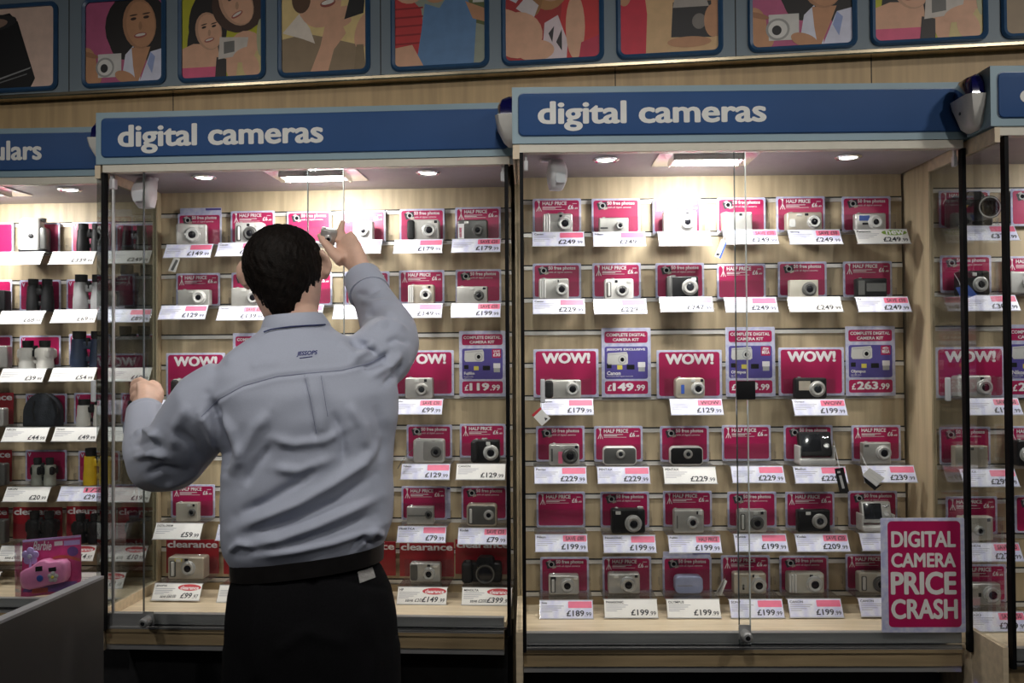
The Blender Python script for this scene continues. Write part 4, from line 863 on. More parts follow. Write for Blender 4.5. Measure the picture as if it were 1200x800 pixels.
for r, k, x0, x1, yt, s_, desc in ((2,1,1126,1160,317,sp('K',(.66,9,'d',.44),d=.04,dial=-.3,vx=.8),'black camera with grey lens and blue tag'),(2,2,1184,1222,318,sp('W',(.6,9,'d'),d=.03),'white camera at right edge'),
    (3,1,1122,1162,440,sp('S',(.78,9.5,'d',.46),grip='r',d=.036,vx=.72,fx=.9),'silver camera with ribbed grip'),
    (4,1,1119,1158,522.5,sp('M',None,rc=.003,d=.024,flash=0,vx=.52,stk=((.74,.86,.84,.96,'flash_lens'),(.1,.2,.14,.22,'grey_print'))),'plain flat silver camera'),
    (4,2,1192,1230,516,sp('K',(.3,9,'d'),d=.034),'black camera at right edge'),
    (5,1,1126,1164,605.5,sp('P',(.56,6,'d',.42),rc=.004,d=.028,flash=0,vx=.86),'pale cream camera with small lens'),
    (6,1,1130,1173,684,sp('S',(.74,10.5,'d',.5),rc=.005,d=.028,fx=.30,vf=0,stk=((.38,.46,.4,.58,'viewfinder'),)),'silver camera with large chrome lens')):
    place_camera(4, r, k, x0, x1, yt, s_, desc)
# ---------------------------------------------------------------- framed photographs on the band
def clip(poly, ax, lim, keep_less):
    out = []
    for i in range(len(poly)):
        p, q = poly[i - 1], poly[i]; ip = (p[ax] <= lim) == keep_less or p[ax] == lim; iq = (q[ax] <= lim) == keep_less or q[ax] == lim
        if ip != iq:
            t = (lim - p[ax]) / (q[ax] - p[ax]); out.append((p[0] + (q[0] - p[0]) * t, p[1] + (q[1] - p[1]) * t))
        if iq: out.append(q)
    return out
def clip01(poly):
    for ax, lim, kl in ((0, 0, False), (0, 1, True), (1, 0, False), (1, 1, True)):
        poly = clip(poly, ax, lim, kl)
        if len(poly) < 3: return []
    return poly
SK1, SK2, SK3 = (196, 142, 104), (222, 170, 138), (168, 116, 84)
E_ = lambda x, y, a, b, r=0: ell(x, y, a, b, 22, r)
def face(x, y, s, sk, hair, tilt=0, smile=True):
    L = [(E_(x, y, .17 * s, .24 * s, tilt), tuple(int(v * .90) for v in sk)), (E_(x + .012 * s, y - .005, .145 * s, .22 * s, tilt), sk), (E_(x - .06 * s, y + .085 * s, .042 * s, .008 * s, tilt), (74, 50, 40)), (E_(x + .07 * s, y + .095 * s, .042 * s, .008 * s, tilt), (74, 50, 40)), (E_(x - .06 * s, y + .05 * s, .03 * s, .014 * s, tilt), (60, 40, 34)), (E_(x + .07 * s, y + .06 * s, .03 * s, .014 * s, tilt), (60, 40, 34)),
         (E_(x + .01 * s, y - .02 * s, .018 * s, .04 * s), tuple(int(v * .86) for v in sk))]
    if smile: L += [(E_(x + .01 * s, y - .11 * s, .066 * s, .026 * s, tilt), (166, 88, 80)), (E_(x + .01 * s, y - .106 * s, .052 * s, .013 * s, tilt), (226, 214, 204))]
    return L
def compact(x0, x1, y0, y1, col, lx, ly, lr):
    return [([(x0, y0), (x1, y0 - .0), (x1, y1), (x0, y1)], col), (E_(lx, ly, lr * 1.25, lr * 1.25), tuple(int(v * .75) for v in col)), (E_(lx, ly, lr, lr), tuple(min(255, int(v * 1.05)) for v in col)), (E_(lx - .01, ly - .01, lr * .5, lr * .55), (36, 34, 36))]
ART = {
 'lens': ((228, 196, 178), [([(-.3, .02), (.70, .0), (.76, .12), (.55, .82), (.45, .93), (-.3, .80)], (26, 24, 26)), (E_(.14, .80, .40, .11, .12), (44, 42, 44)), (E_(.13, .79, .30, .075, .12), (150, 122, 106)), ([(.32, .12), (.70, .24), (.71, .26), (.32, .14)], (150, 150, 150)), ([(.30, .07), (.66, .17), (.665, .185), (.30, .085)], (120, 120, 120))]),
 'woman': ((186, 90, 128), [(E_(.66, .68, .40, .42), (28, 20, 18)), (E_(.52, .50, .20, .22), (28, 20, 18)), (E_(.92, .50, .18, .35), (28, 20, 18)), ([(.45, -.1), (.52, .34), (.62, .44), (.72, .2), (.70, -.1)], (220, 220, 234)), ([(.66, -.1), (.84, .36), (1.1, .42), (1.1, -.1)], (214, 214, 232)), ([(.60, .42), (.62, .2), (.66, -.05), (.76, .2), (.84, .42)], SK1), ([(.84, .36), (.90, .30), (.86, .10), (.80, .22)], (150, 165, 210))] + face(.70, .70, 1.25, SK1, 0, .12) + [(E_(.02, .24, .13, .21), SK1), (E_(.10, .08, .12, .10), SK1)] + compact(.17, .47, .08, .36, (214, 210, 204), .26, .20, .095) + [(E_(.52, .07, .14, .07, -.4), SK1), (E_(.06, .36, .12, .03, -.3), SK3)]),
 'friends': ((186, 182, 40), [(E_(.33, .62, .24, .42), (30, 22, 20)), (E_(.12, .30, .05, .30), (30, 22, 20)), (E_(.20, .14, .035, .25), (30, 22, 20)), ([(-.1, -.1), (-.1, .32), (.15, .42), (.45, .40), (.52, -.1)], SK2), ([(-.1, -.1), (-.1, .14), (.45, .14), (.48, -.1)], (222, 92, 128))] + face(.34, .56, .95, SK2, 0, .25) + [(E_(.72, .86, .34, .34), (70, 46, 34)), (E_(.80, .20, .26, .34), SK2)] + face(.68, .86, 1.15, SK2, 0, .5) + [([(.42, .0), (.44, .25), (.56, .22), (.56, .0)], (44, 34, 32)), ([(.66, -.1), (.72, .28), (.98, .3), (1.0, -.1)], (212, 190, 130)), (E_(.98, .45, .05, .22), (176, 176, 140))] + [([(.46, .22), (.80, .26), (.83, .46), (.48, .48)], (206, 196, 186)), ([(.53, .28), (.66, .30), (.66, .43), (.53, .42)], (110, 108, 104)), (E_(.78, .26, .15, .08, .35), SK2), (E_(.86, .12, .10, .16, .3), SK2)]),
 'man': ((232, 204, 140), [([(-.1, -.1), (-.02, .40), (.30, .46), (.55, .40), (.9, .30), (1.0, -.1)], (150, 128, 100)), ([(.02, .48), (.22, .70), (.34, .52), (.40, .34), (.26, .40)], (236, 222, 206)), (E_(.45, .84, .26, .32), SK2), (E_(.24, .86, .11, .16), (92, 64, 44)), ([(.10, .98), (.14, 1.1), (.8, 1.1), (.34, .92), (.2, .9)], (196, 186, 170)), (E_(.55, .80, .09, .045, .2), (150, 74, 64)), (E_(.55, .81, .075, .025, .2), (240, 232, 222)), ([(.30, -.1), (.46, .30), (.52, .56), (.68, .62), (.76, .44), (.62, .26), (.52, -.1)], SK2), (E_(.68, .66, .16, .05, .25), SK2), (E_(.70, .56, .13, .05, .3), SK2), (E_(.74, .72, .13, .035, .1), SK2), ([(.74, .60), (.96, .66), (.98, .86), (.80, .84)], (26, 24, 24)), (E_(.97, .46, .10, .22, -.3), SK2), ([(.84, -.1), (.88, .3), (.96, .3), (1.0, -.1)], (140, 120, 92))]),
 'couple': ((150, 156, 140), [([(.80, .5), (.84, 1.1), (1.1, 1.1), (1.1, .4)], (96, 104, 60)), ([(.86, .7), (.88, 1.1), (.98, 1.1), (.98, .7)], (208, 206, 196)), ([(-.1, .20), (-.02, .78), (.12, .86), (.30, .66), (.36, .10), (-.1, .05)], (200, 56, 58))] + [([(-.1, .26 + .1 * i), (.32, .27 + .1 * i), (.32, .29 + .1 * i), (-.1, .28 + .1 * i)], (150, 34, 40)) for i in range(5)] + [(E_(.17, .95, .20, .22), SK2), (E_(.17, .90, .10, .04), (238, 230, 224)), (E_(.02, .98, .06, .2), (60, 42, 34)), ([(.22, -.1), (.30, .40), (.34, .72), (.50, .66), (.62, .84), (.78, .80), (.90, .52), (.86, -.1)], (96, 134, 178)), (E_(.46, .92, .17, .20), SK1), (E_(.46, .86, .09, .035), (236, 228, 222)), ([(.78, .72), (1.1, .58), (1.1, .44), (.86, .52)], SK1), ([(-.1, -.1), (-.05, .22), (.20, .26), (.38, -.1)], SK2)]),
 'phone': ((170, 36, 40), [([(.55, .1), (.62, .8), (1.1, .9), (1.1, -.1), (.6, -.1)], (206, 40, 44)), (E_(.46, .92, .24, .36), (176, 124, 74)), (E_(.30, .72, .10, .22), (160, 110, 64))] + face(.48, .92, 1.1, SK2, 0, .1) + [([(.38, -.1), (.42, .42), (.56, .5), (.66, .2), (.64, -.1)], (226, 206, 210)), ([(.46, .30), (.52, .38), (.50, .2)], (40, 30, 34)), ([(.54, .2), (.60, .34), (.60, .1)], (40, 30, 34)), (E_(.74, .36, .10, .36), SK2), ([(.76, -.1), (.80, .18), (1.1, .3), (1.1, -.1)], (190, 36, 70)), ([(.02, .72), (.12, 1.1), (.18, 1.1), (.22, .80), (.12, .66)], (212, 206, 212)), ([(.06, .78), (.13, 1.0), (.17, .84)], (60, 60, 70)), ([(.12, .60), (.24, .74), (.36, .62), (.30, .46)], (218, 206, 206)), (E_(.14, .30, .26, .26, .4), SK2), (E_(.08, .52, .16, .05, -.5), SK2), (E_(.32, .12, .20, .12), SK2)]),
 'party': ((216, 176, 128), [([(.42, 1.1), (.46, .78), (.8, .82), (1.1, .62), (1.1, 1.1)], (34, 28, 28)), ([(-.1, -.1), (.0, .55), (.10, .88), (.24, .82), (.28, .45), (.26, -.1)], (206, 34, 62)), (E_(.05, .68, .07, .13), SK1), (E_(.16, 1.02, .11, .15), (40, 28, 26)), (E_(.20, .92, .05, .1), SK1), ([(.62, .70), (.68, .98), (.80, 1.0), (.82, .68)], (206, 44, 84)), (E_(.84, .52, .16, .40, .5), SK1), (E_(.62, 1.02, .10, .12), SK2), ([(.52, .18), (.54, .56), (.92, .56), (.94, .16)], (44, 40, 42)), ([(.54, .50), (.56, .62), (.86, .62), (.90, .50)], (170, 160, 152)), (E_(.80, .34, .07, .085), (126, 118, 112)), (E_(.94, .34, .09, .18), SK1), (E_(.70, .12, .22, .06), SK1)]),
}
Z0 = inv(5, 143, 100.5, -.04)[1]; Z1 = Z0 + (inv(5, 193, 50, -.04)[0] - inv(5, 94, 50, -.04)[0]) * 1.0
for i, (x0, x1, art, lab) in enumerate(((-38, 66, 'lens', 'framed photo of a black camera lens at far left of band'), (94, 193, 'woman', 'framed photo of curly haired woman holding silver camera, pink background, left'), (207, 310, 'friends', 'framed photo of two smiling women on yellow background, left'), (324, 433, 'man', 'framed photo of man in hat raising black camera, left'),
        (457, 573, 'couple', 'framed photo of couple in striped red and plain blue tops'), (587, 708, 'phone', 'framed photo of blonde woman beside red shirt holding a device'), (722, 848, 'party', 'framed photo of red dressed women behind a large black camera'), (877, 1006, 'woman', 'framed photo of woman in white collar holding silver camera, right'),
        (1021, 1160, 'friends', 'framed photo of pink topped woman with camera, right'), (1175, 1318, 'man', 'framed photo cut off by the right photo edge'))):
    s0 = inv(5, x0, 60, -.04)[0]; s1 = inv(5, x1, 60, -.04)[0]; W = s1 - s0; H = Z1 - Z0
    T = thing('framed_photo', lab, 'picture', (BX + (s0 + s1) / 2 * math.cos(BYAW) - .0305 * math.sin(BYAW), BY - (s0 + s1) / 2 * math.sin(BYAW) - .0305 * math.cos(BYAW), Z0), -BYAW, 'framed photos on the band')
    fw = .0125; o1 = rr(-W / 2, W / 2, 0, H, .024, 6); o2 = rr(-W / 2 + fw * .4, W / 2 - fw * .4, fw * .4, H - fw * .4, .021, 6); o3 = rr(-W / 2 + fw, W / 2 - fw, fw, H - fw, .014, 6)
    m = MB(); m.loft([[(a, 0, b) for a, b in o1], [(a, -.004, b) for a, b in o1], [(a, -.009, b) for a, b in o2], [(a, -.006, b) for a, b in o3], [(a, 0, b) for a, b in o3]], 'frame_blue', caps=False); m.build('frame', T, 40)
    bg, shapes = ART[art]; w2, h2 = W / 2 - fw * .75, H - 1.5 * fw; m = MB()
    m.plate(-w2, w2, fw * .75, fw * .75 + h2, -.0012, pm(bg).name, 0, .001)
    for j, (poly, col) in enumerate(shapes):
        q = clip01(poly)
        if q:
            ar = sum(q[a - 1][0] * q[a][1] - q[a][0] * q[a - 1][1] for a in range(len(q)))
            if ar < 0: q = q[::-1]
            nm = pm(tuple(col)).name; y = -.0013 - .00004 * j
            m.add([(-w2 + a * 2 * w2, y, fw * .75 + b * h2) for a, b in q], [tuple(range(len(q)))], nm)
    m.build('print', T, 0)

# ---------------------------------------------------------------- price crash poster on the glass
def q3(x, y): return inv(3, x, y, .0145)
a0, b0 = q3(1033.5, 741); a1, b1 = q3(1130, 606.5)
ps = wc(3, (a0 + a1) / 2, .0145, b0); px0 = (a0 + a1) / 2
T = MB(); T.rbox(a0 - px0, a1 - px0, 0, .0018, 0, b1 - b0, 'lilac', .0006, .003)
PO = T.build('price_crash_poster'); PO.location = ps; PO.rotation_euler = (0, 0, -CAB[3][2]); tag(PO, 'large magenta DIGITAL CAMERA PRICE CRASH poster stuck on the right glass door', 'poster')
m = MB(); c0, d1 = q3(1040, 610.5); c1, d0 = q3(1127, 734.5); m.plate(c0 - px0, c1 - px0, d0 - b0, d1 - b0, -.0004, 'magenta', .010, .0003, 6); m.build('printed_panel', PO, 0)
m = MB()
for t, x0, x1, y0, y1 in (('DIGITAL', 1044, 1120, 622, 641), ('CAMERA', 1044, 1120, 647.5, 664.5), ('PRICE', 1043.5, 1121, 669.5, 696.5), ('CRASH', 1044, 1122.5, 701.5, 725)):
    c0, d1 = q3(x0, y0); c1, d0 = q3(x1, y1); m.text(t, c0 - px0, c1 - px0, d0 - b0, d1 - b0, -.0008, 'sign_text', .04, res=4)
m.build('lettering', PO, 0)

# ---------------------------------------------------------------- swing tags, straps, leaflet, spare cards
def hang_tag(c, name, lab, cat, quad, d, m0, extra=(), string=(), d_string=.25):
    pts = [inv(c, x, y, d) for x, y in quad]; sx = sum(p[0] for p in pts) / len(pts); sz = min(p[1] for p in pts)
    T = thing(name, lab, cat, wc(c, sx, d, sz), -CAB[c][2])
    m = MB(); L = [(p[0] - sx, p[1] - sz) for p in pts]; m.shape(L[::-1], 0, m0, .0009); m.build('tag', T, 0)
    if extra:
        m = MB()
        for i, (q, mm) in enumerate(extra):
            P = [inv(c, x, y, d - .0003) for x, y in q]; m.shape([(p[0] - sx, p[1] - sz) for p in P][::-1], -.0004 - .0001 * i, mm, .0002)
        m.build('print', T, 0)
    if string:
        m = MB(); P = []
        for x, y, dd in string:
            s_, z_ = inv(c, x, y, dd); P.append((s_ - sx, dd - d, z_ - sz))
        m.tube(P, .0007, 'pull_white', 6); m.build('string', T)
hang_tag(3, 'swing_tag', 'white and blue swing tag below plain silver camera, top row', 'tag', ((846, 280), (852, 283), (844.5, 303), (837.5, 300)), .229, 'paper', (([(850.5, 282.5), (852, 283), (844.5, 303), (842.5, 302)], 'sticker_blue'), ([(840, 296), (843.5, 297), (842.5, 300), (839, 299)], 'ink')), ((847, 268, .268), (848, 274, .25), (848.5, 281, .236)))
hang_tag(3, 'swing_tag', 'small white diamond tag with red edge, beside leftmost WOW ticket', 'tag', ((633, 477), (645, 490), (635, 499), (623, 486)), .229, 'paper', (([(633, 477), (635, 479), (625, 488.5), (623, 486)], 'red_oval'), ([(638, 489), (642, 490), (639, 493)], 'ink')), ((638, 466, .268), (634, 470, .25), (633, 478, .236)))
hang_tag(3, 'swing_tag', 'black swing tag hanging from the dock camera, fourth row', 'tag', ((978, 549), (988.5, 547.5), (995, 576), (984, 577)), .232, 'camera_black', (([(983, 557), (986, 556.6), (990, 572), (987, 572.4)], 'grey_print'), ([(981, 552), (984.5, 551.6), (985, 554), (981.5, 554.4)], 'grey_print')), ((977, 516, .275), (981, 535, .25), (984, 549, .232)))
hang_tag(3, 'swing_tag', 'white grid swing tag hanging from rightmost silver camera, fourth row', 'tag', ((1010.5, 556), (1019, 548), (1037, 560), (1027, 570)), .232, 'paper', tuple(([(1010.5 + 8.5 * t, 556 - 8 * t), (1011.1 + 8.5 * t, 556.4 - 8 * t), (1028 + 9.5 * t, 570 - 10 * t), (1027 + 9.5 * t, 569.6 - 10 * t)][::-1], 'ink_soft') for t in (.02, .35, .68)), ((1008, 530, .275), (1012, 538, .25), (1017, 549, .232)))
hang_tag(3, 'swing_tag', 'dark tag tucked under white grid swing tag, fourth row', 'tag', ((1012, 558), (1026, 569), (1034, 567), (1025, 574.5), (1014, 565)), .234, 'camera_black')
hang_tag(2, 'wrist_strap', 'clear looped wrist strap below leftmost top ticket behind the man', 'strap', ((204, 301), (211, 303), (205.5, 319), (197, 317)), .229, 'silver_white', (([(206, 304), (209, 305), (203, 317), (200, 316)], 'camera_grey'),))
hang_tag(4, 'swing_tag', 'dark blue tag in front of black camera, far right cabinet', 'tag', ((1120, 337), (1135, 334), (1145, 345), (1128, 352)), .229, 'sticker_blue', (), ((1118, 320, .26), (1124, 330, .245), (1126, 337, .236)))
m = MB(); P = []
for x, y, dd in ((484.5, 526, .285), (478, 531, .265), (474, 536, .25), (466, 549, .24), (470, 540, .243), (477, 536, .255)):
    s_, z_ = inv(2, x, y, dd); P.append(tuple(wc(2, s_, dd, z_)))
m.tube(P, .0011, 'camera_grey', 6); o = m.build('wrist_strap'); tag(o, 'thin grey wrist strap dangling from the two tone camera', 'strap')
def spare(c, x0, x1, y0, y1, lab, d=.3464, mm='purple'):
    a, zt = inv(c, x0, y0, d); b, zb = inv(c, x1, y1, d); T = thing('backing_card', lab, 'card', wc(c, (a + b) / 2, d, zb), -CAB[c][2])
    m = MB(); m.rbox(-(b - a) / 2, (b - a) / 2, 0, .0012, 0, zt - zb, 'lilac', .0003, .002); m.build('card', T, 30)
    m = MB(); m.plate((b - a) * .12, (b - a) * .49, (zt - zb) * .93, (zt - zb) * .985, -.0003, mm, 0, .0002); m.build('print', T, 0)
spare(3, 777, 833, 646, 694, 'purple topped card sticking up behind a 50 free photos card, bottom row')
spare(2, 211, 259.5, 244, 287, 'purple topped card sticking up behind leftmost top row card')
spare(2, 475, 528, 570.5, 607, 'purple edged card behind a HALF PRICE card, fifth row')
sA, zA = inv(3, 842, 697, .275); sB, zB = inv(3, 849, 678, .275)
T = thing('leaflet', 'folded grey leaflet leaning beside lavender camera on bottom row', 'leaflet', wc(3, sA, .275, SHELF[(3, 6, 3)][1] + .0004), -CAB[3][2])
h = zB - SHELF[(3, 6, 3)][1] - .001
m = MB(); m.loft([[(x + .022 * t, y, h * t) for x, y in ((-.014, -.012), (-.013, -.012), (.000, .012), (-.001, .012))] for t in (0, 1)], 'grey_print'); m.build('front_leaf', T, 0)
m = MB(); m.loft([[(x + .016 * t, y, h * .93 * t) for x, y in ((.004, -.012), (.005, -.012), (.002, .012), (.001, .012))] for t in (0, 1)], 'paper'); m.build('back_leaf', T, 0)

# ---------------------------------------------------------------- pink toy camera in its blister pack
DBAR = .10
def qb(x, y, d=DBAR): return inv(1, x / 5.3333, 570 + y / 5.3333, d)
ox, oz = qb(320, 690); oz = ZFLOOR
B = thing('toy_camera_pack', 'pink toy camera in clear blister pack standing at bottom left', 'toy camera pack', wc(1, ox, DBAR, oz + .0005), -CAB[1][2])
def L(pts, d=DBAR): return [(p[0] - ox, p[1] - oz) for p in (qb(x, y, d) for x, y in pts)][::-1]
def up(pts): return [(x, max(z, 0)) for x, z in pts]
m = MB(); m.shape(up(L([(142, 335), (505, 303), (508, 575), (490, 660), (130, 692)])), 0, 'barbie_card', .0015); m.build('backing_card', B, 0)
m = MB(); m.shape(L([(142, 335), (505, 303), (505, 316), (142, 350)]), -.0006, 'barbie_violet', .0004); m.shape(L([(400, 340), (500, 332), (500, 362), (400, 370)]), -.0006, 'barbie_violet', .0004)
m.shape(L([(330, 440), (380, 428), (440, 432), (500, 450), (505, 470), (440, 452), (380, 446), (330, 455)]), -.0006, 'barbie_orange', .0004); m.shape(L([(150, 640), (330, 600), (480, 590), (490, 655), (140, 660)]), -.0006, 'barbie_purple', .0003); m.shape(L([(200, 640), (300, 630), (300, 660), (200, 670)]), -.0009, 'barbie_orange', .0003); m.shape(L([(340, 345), (392, 340), (392, 366), (340, 372)]), -.0007, 'white_print', .0003)
cx_, cz_ = qb(455, 405); m.shape(ell(cx_ - ox, cz_ - oz, .0165, .014, 20), -.0007, 'barbie_purple', .0003); m.build('print', B, 0)
m = MB(); (x0, z0), (x1, z1) = L([(206, 398), (324, 340)])[::-1]; m.text('Barbie', x0, x1, z0, z1, -.0012, 'white_print', .02, .35, res=4); m.build('lettering', B, 0)
outl = L([(155, 575), (158, 525), (185, 505), (222, 492), (250, 470), (285, 448), (318, 444), (348, 456), (385, 450), (425, 448), (446, 470), (450, 520), (446, 560), (432, 582), (380, 596), (330, 606), (270, 622), (215, 632), (172, 622)])
ccx = sum(p[0] for p in outl) / len(outl); ccz = sum(p[1] for p in outl) / len(outl)
def sc(k, y): return [(ccx + (x - ccx) * k, y, ccz + (z - ccz) * k) for x, z in outl]
m = MB(); m.loft([sc(.98, -.002), sc(1, -.008), sc(1, -.024), sc(.95, -.031), sc(.84, -.034)], 'barbie_pink'); TOY = m.build('toy_camera', B, 50)
m = MB(); m.shape(L([(264, 485), (306, 480), (306, 510), (264, 515)]), -.0352, 'camera_black', .002); m.shape(L([(344, 492), (390, 486), (392, 512), (346, 516)]), -.0352, 'camera_black', .002); m.build('windows', TOY, 0)
m = MB(); lx, lz = qb(292, 556); m.lathe([(0, -.034), (.009, -.034), (.009, -.037), (.006, -.038), (0, -.0375)], 'sticker_blue', (lx - ox, 0, lz - oz), n=18); m.build('lens', TOY)
def flower(px, py, r, mm, cm, y, nm, par):
    m = MB(); fx, fz = qb(px, py); fx -= ox; fz -= oz
    for i in range(5):
        a = math.pi / 2 + i * 2 * math.pi / 5; m.lathe([(0, y), (r * .48, y), (r * .42, y - .003), (0, y - .005)], mm, (fx + r * .62 * math.cos(a), 0, fz + r * .62 * math.sin(a)), n=12)
    m.lathe([(0, y), (r * .32, y), (r * .28, y - .006), (0, y - .007)], cm, (fx, 0, fz), n=12); m.build(nm, par, 50)
flower(372, 548, .015, 'silver_white', 'yellow_print', -.0335, 'flower', TOY); flower(205, 430, .024, 'barbie_violet', 'lilac', -.012, 'flower_button', B)
m = MB(); m.tube([(L([(205, 440)])[0][0], -.012, L([(205, 440)])[0][1]), (L([(210, 500)])[0][0], -.016, L([(210, 500)])[0][1])], .004, 'barbie_violet'); m.build('flower_stem', B)
bl = L([(132, 345), (508, 300), (512, 580), (455, 640), (135, 690)])
bl = up(bl); m = MB(); m.loft([[(x, .001, z) for x, z in bl], [(ccx + (x - ccx) * .97, -.036, max(.001, ccz + (z - ccz) * .97)) for x, z in bl], [(ccx + (x - ccx) * .93, -.040, ccz + (z - ccz) * .93) for x, z in bl]], 'acrylic', caps=True); m.build('clear_blister', B, 30)

# ---------------------------------------------------------------- counter end panel at lower left
a = Vector((-.952, 2.15)); b = Vector((-.99, 1.78)); dr = (b - a).normalized(); c0 = a; c1 = a + dr * 1.25; nrm = Vector((-dr.y, dr.x)); nrm = nrm if nrm.x < 0 else -nrm
def quadp(o0, o1): return [c0 + nrm * o0, c1 + nrm * o0, c1 + nrm * o1, c0 + nrm * o1]
CT = thing('counter_panel', 'dark grey counter end panel with pale top edge at lower left', 'counter', (c0.x, c0.y, 0))
m = MB(); m.loft([[(p.x - c0.x, p.y - c0.y, z) for p in quadp(0, .022)] for z in (0, .944)], 'counter'); m.build('panel', CT, 0)
m = MB(); m.loft([[(p.x - c0.x, p.y - c0.y, z) for p in quadp(-.0006, .0226)] for z in (.944, .95)], 'counter_edge'); m.build('top_edge', CT, 0)
# ---------------------------------------------------------------- the man, seen from behind
import numpy as np
def remesh(mb, voxel, name):
    me = mb.mesh(name, 0); o = bpy.data.objects.new('tmp', me); COL.objects.link(o)
    md = o.modifiers.new('r', 'REMESH'); md.mode = 'VOXEL'; md.voxel_size = voxel; md.adaptivity = 0
    dg = bpy.context.evaluated_depsgraph_get(); dg.update()
    out = bpy.data.meshes.new_from_object(o.evaluated_get(dg)); bpy.data.objects.remove(o); bpy.data.meshes.remove(me); out.name = name
    return out
def arrays(me):
    n = len(me.vertices); V = np.empty(n * 3); me.vertices.foreach_get('co', V); V = V.reshape(-1, 3)
    E = np.empty(len(me.edges) * 2, dtype=np.int64); me.edges.foreach_get('vertices', E); return V, E.reshape(-1, 2)
def smooth(V, E, it, lam=.5, mask=None):
    n = len(V); cnt = np.bincount(E.ravel(), minlength=n)[:, None].clip(1)
    for _ in range(it):
        S_ = np.zeros_like(V)
        for k in range(3): S_[:, k] = np.bincount(E[:, 0], V[E[:, 1], k], n) + np.bincount(E[:, 1], V[E[:, 0], k], n)
        d = (S_ / cnt - V) * lam
        V = V + (d if mask is None else d * mask[:, None])
    return V
def normals(me):
    me.update(); N = np.empty(len(me.vertices) * 3); me.vertex_normals.foreach_get('vector', N); return N.reshape(-1, 3)
def setco(me, V): me.vertices.foreach_set('co', V.ravel()); me.update()
def topx(V):                                          # pixel position of world points, for laying the creases out on the cloth
    X, Y, Z = V[:, 0], V[:, 1], V[:, 2] - CAM_H; c, s = math.cos(PITCH), math.sin(PITCH)
    Yc = c * Y + s * Z; Zc = -s * Y + c * Z; u = FPX * X / Yc; v = -FPX * Zc / Yc; cr, sr = math.cos(ROLL), math.sin(ROLL)
    return 600 + u * cr + v * sr, 400 - u * sr + v * cr
def segdist(px, py, pts):
    best = np.full(len(px), 1e9); tt = np.zeros(len(px)); n = len(pts) - 1
    for i in range(n):
        ax, ay = pts[i]; bx, by = pts[i + 1]; dx, dy = bx - ax, by - ay
        t = np.clip(((px - ax) * dx + (py - ay) * dy) / (dx * dx + dy * dy), 0, 1); d = np.hypot(px - ax - t * dx, py - ay - t * dy)
        m_ = d < best; best = np.where(m_, d, best); tt = np.where(m_, (i + t) / n, tt)
    return best, tt
def ringw(x0, x1, y, Yc, hd, phi=0.0, n=40, e=2.4, back=0):
    a = wp(x0, y, Yc); b = wp(x1, y, Yc); c = (a + b) / 2; h = (b - a).length / 2 / max(.3, math.cos(phi)); R = []
    for i in range(n):
        t = 2 * math.pi * i / n; ct, st = math.cos(t), math.sin(t)
        u = h * abs(ct) ** (2 / e) * (1 if ct >= 0 else -1); v = hd * abs(st) ** (2 / e) * (1 if st >= 0 else -1)
        R.append((c.x + u * math.cos(phi) - v * math.sin(phi), Yc + u * math.sin(phi) + v * math.cos(phi), c.z))
    return R
def shrink(ring, d):
    c = Vector((sum(p[0] for p in ring), sum(p[1] for p in ring), sum(p[2] for p in ring))) / len(ring); out = []
    for p in ring:
        v = Vector(p) - c; l = v.length; out.append(tuple(c + v * (max(l - d, .01) / l)))
    return out
TOR = [(657, 278, 444, 1.92, .096, .06), (647, 271, 449, 1.92, .106, .06), (636, 264, 454, 1.92, .114, .07), (615, 262, 460, 1.92, .116, .08), (585, 262, 461, 1.92, .114, .10), (550, 264, 459, 1.92, .113, .13), (520, 262, 460, 1.92, .115, .16), (490, 256, 464, 1.915, .118, .20), (462, 250, 464, 1.915, .116, .24), (438, 254, 458, 1.92, .106, .27), (416, 272, 440, 1.925, .092, .27), (400, 292, 415, 1.935, .080, .26), (388, 306, 392, 1.945, .068, .22), (378, 312, 384, 1.95, .062, .18)]
torso = [[(p[0], p[1], p[2] + (p[0] - wp(358, 640, 1.92).x) * .11 * min(max((y - 570) / 70, 0), 1)) for p in ringw(x0, x1, y, Yc, hd, ph)] for y, x0, x1, Yc, hd, ph in TOR]
LARM = [wp(272, 452, 1.885), wp(246, 474, 1.885), wp(222, 506, 1.93), wp(200, 536, 2.0), wp(186, 540, 2.06), wp(175, 521, 2.13), wp(171, 500, 2.20), wp(170.5, 484, 2.25)]
LRAD = [.066, .078, .076, .074, .072, .060, .048, .041]
RARM = [wp(430, 428, 1.96), wp(446, 416, 1.99), wp(456, 402, 2.05), wp(456, 388, 2.12), wp(447, 370, 2.17), wp(438, 352, 2.21), wp(429, 335, 2.25), wp(426, 328, 2.265)]
RRAD = [.070, .072, .068, .064, .056, .050, .044, .042]
# -- body: one continuous mesh (head, neck, trunk, arms, hands, legs, feet)
HC = wp(333.5, 316, 1.985); HT = -.13                       # head centre and its tilt to the left
def hp(x, y, z):                                            # head space -> world
    c, s = math.cos(HT), math.sin(HT); return (HC.x + x * c + z * s, HC.y + y, HC.z - x * s + z * c)
def hring(z, w_, f, b, n=32): return [hp(w_ * math.cos(t), (f if math.sin(t) > 0 else b) * math.sin(t), z) for t in (2 * math.pi * i / n for i in range(n))]
HEAD = [(-.118, .030, .075, .02), (-.112, .046, .092, .05), (-.095, .056, .100, .072), (-.065, .066, .103, .084), (-.03, .074, .104, .092), (0, .0765, .104, .097), (.025, .075, .100, .096), (.045, .068, .090, .088), (.062, .056, .072, .074), (.076, .040, .050, .052), (.084, .020, .026, .028)]
b = MB()
b.loft([hring(*q) for q in HEAD], 'skin')
b.tube([hp(0, .095, .02), hp(0, .112, -.005), hp(0, .122, -.022), hp(0, .105, -.03)], [.009, .011, .014, .01], 'skin', 10)            # nose
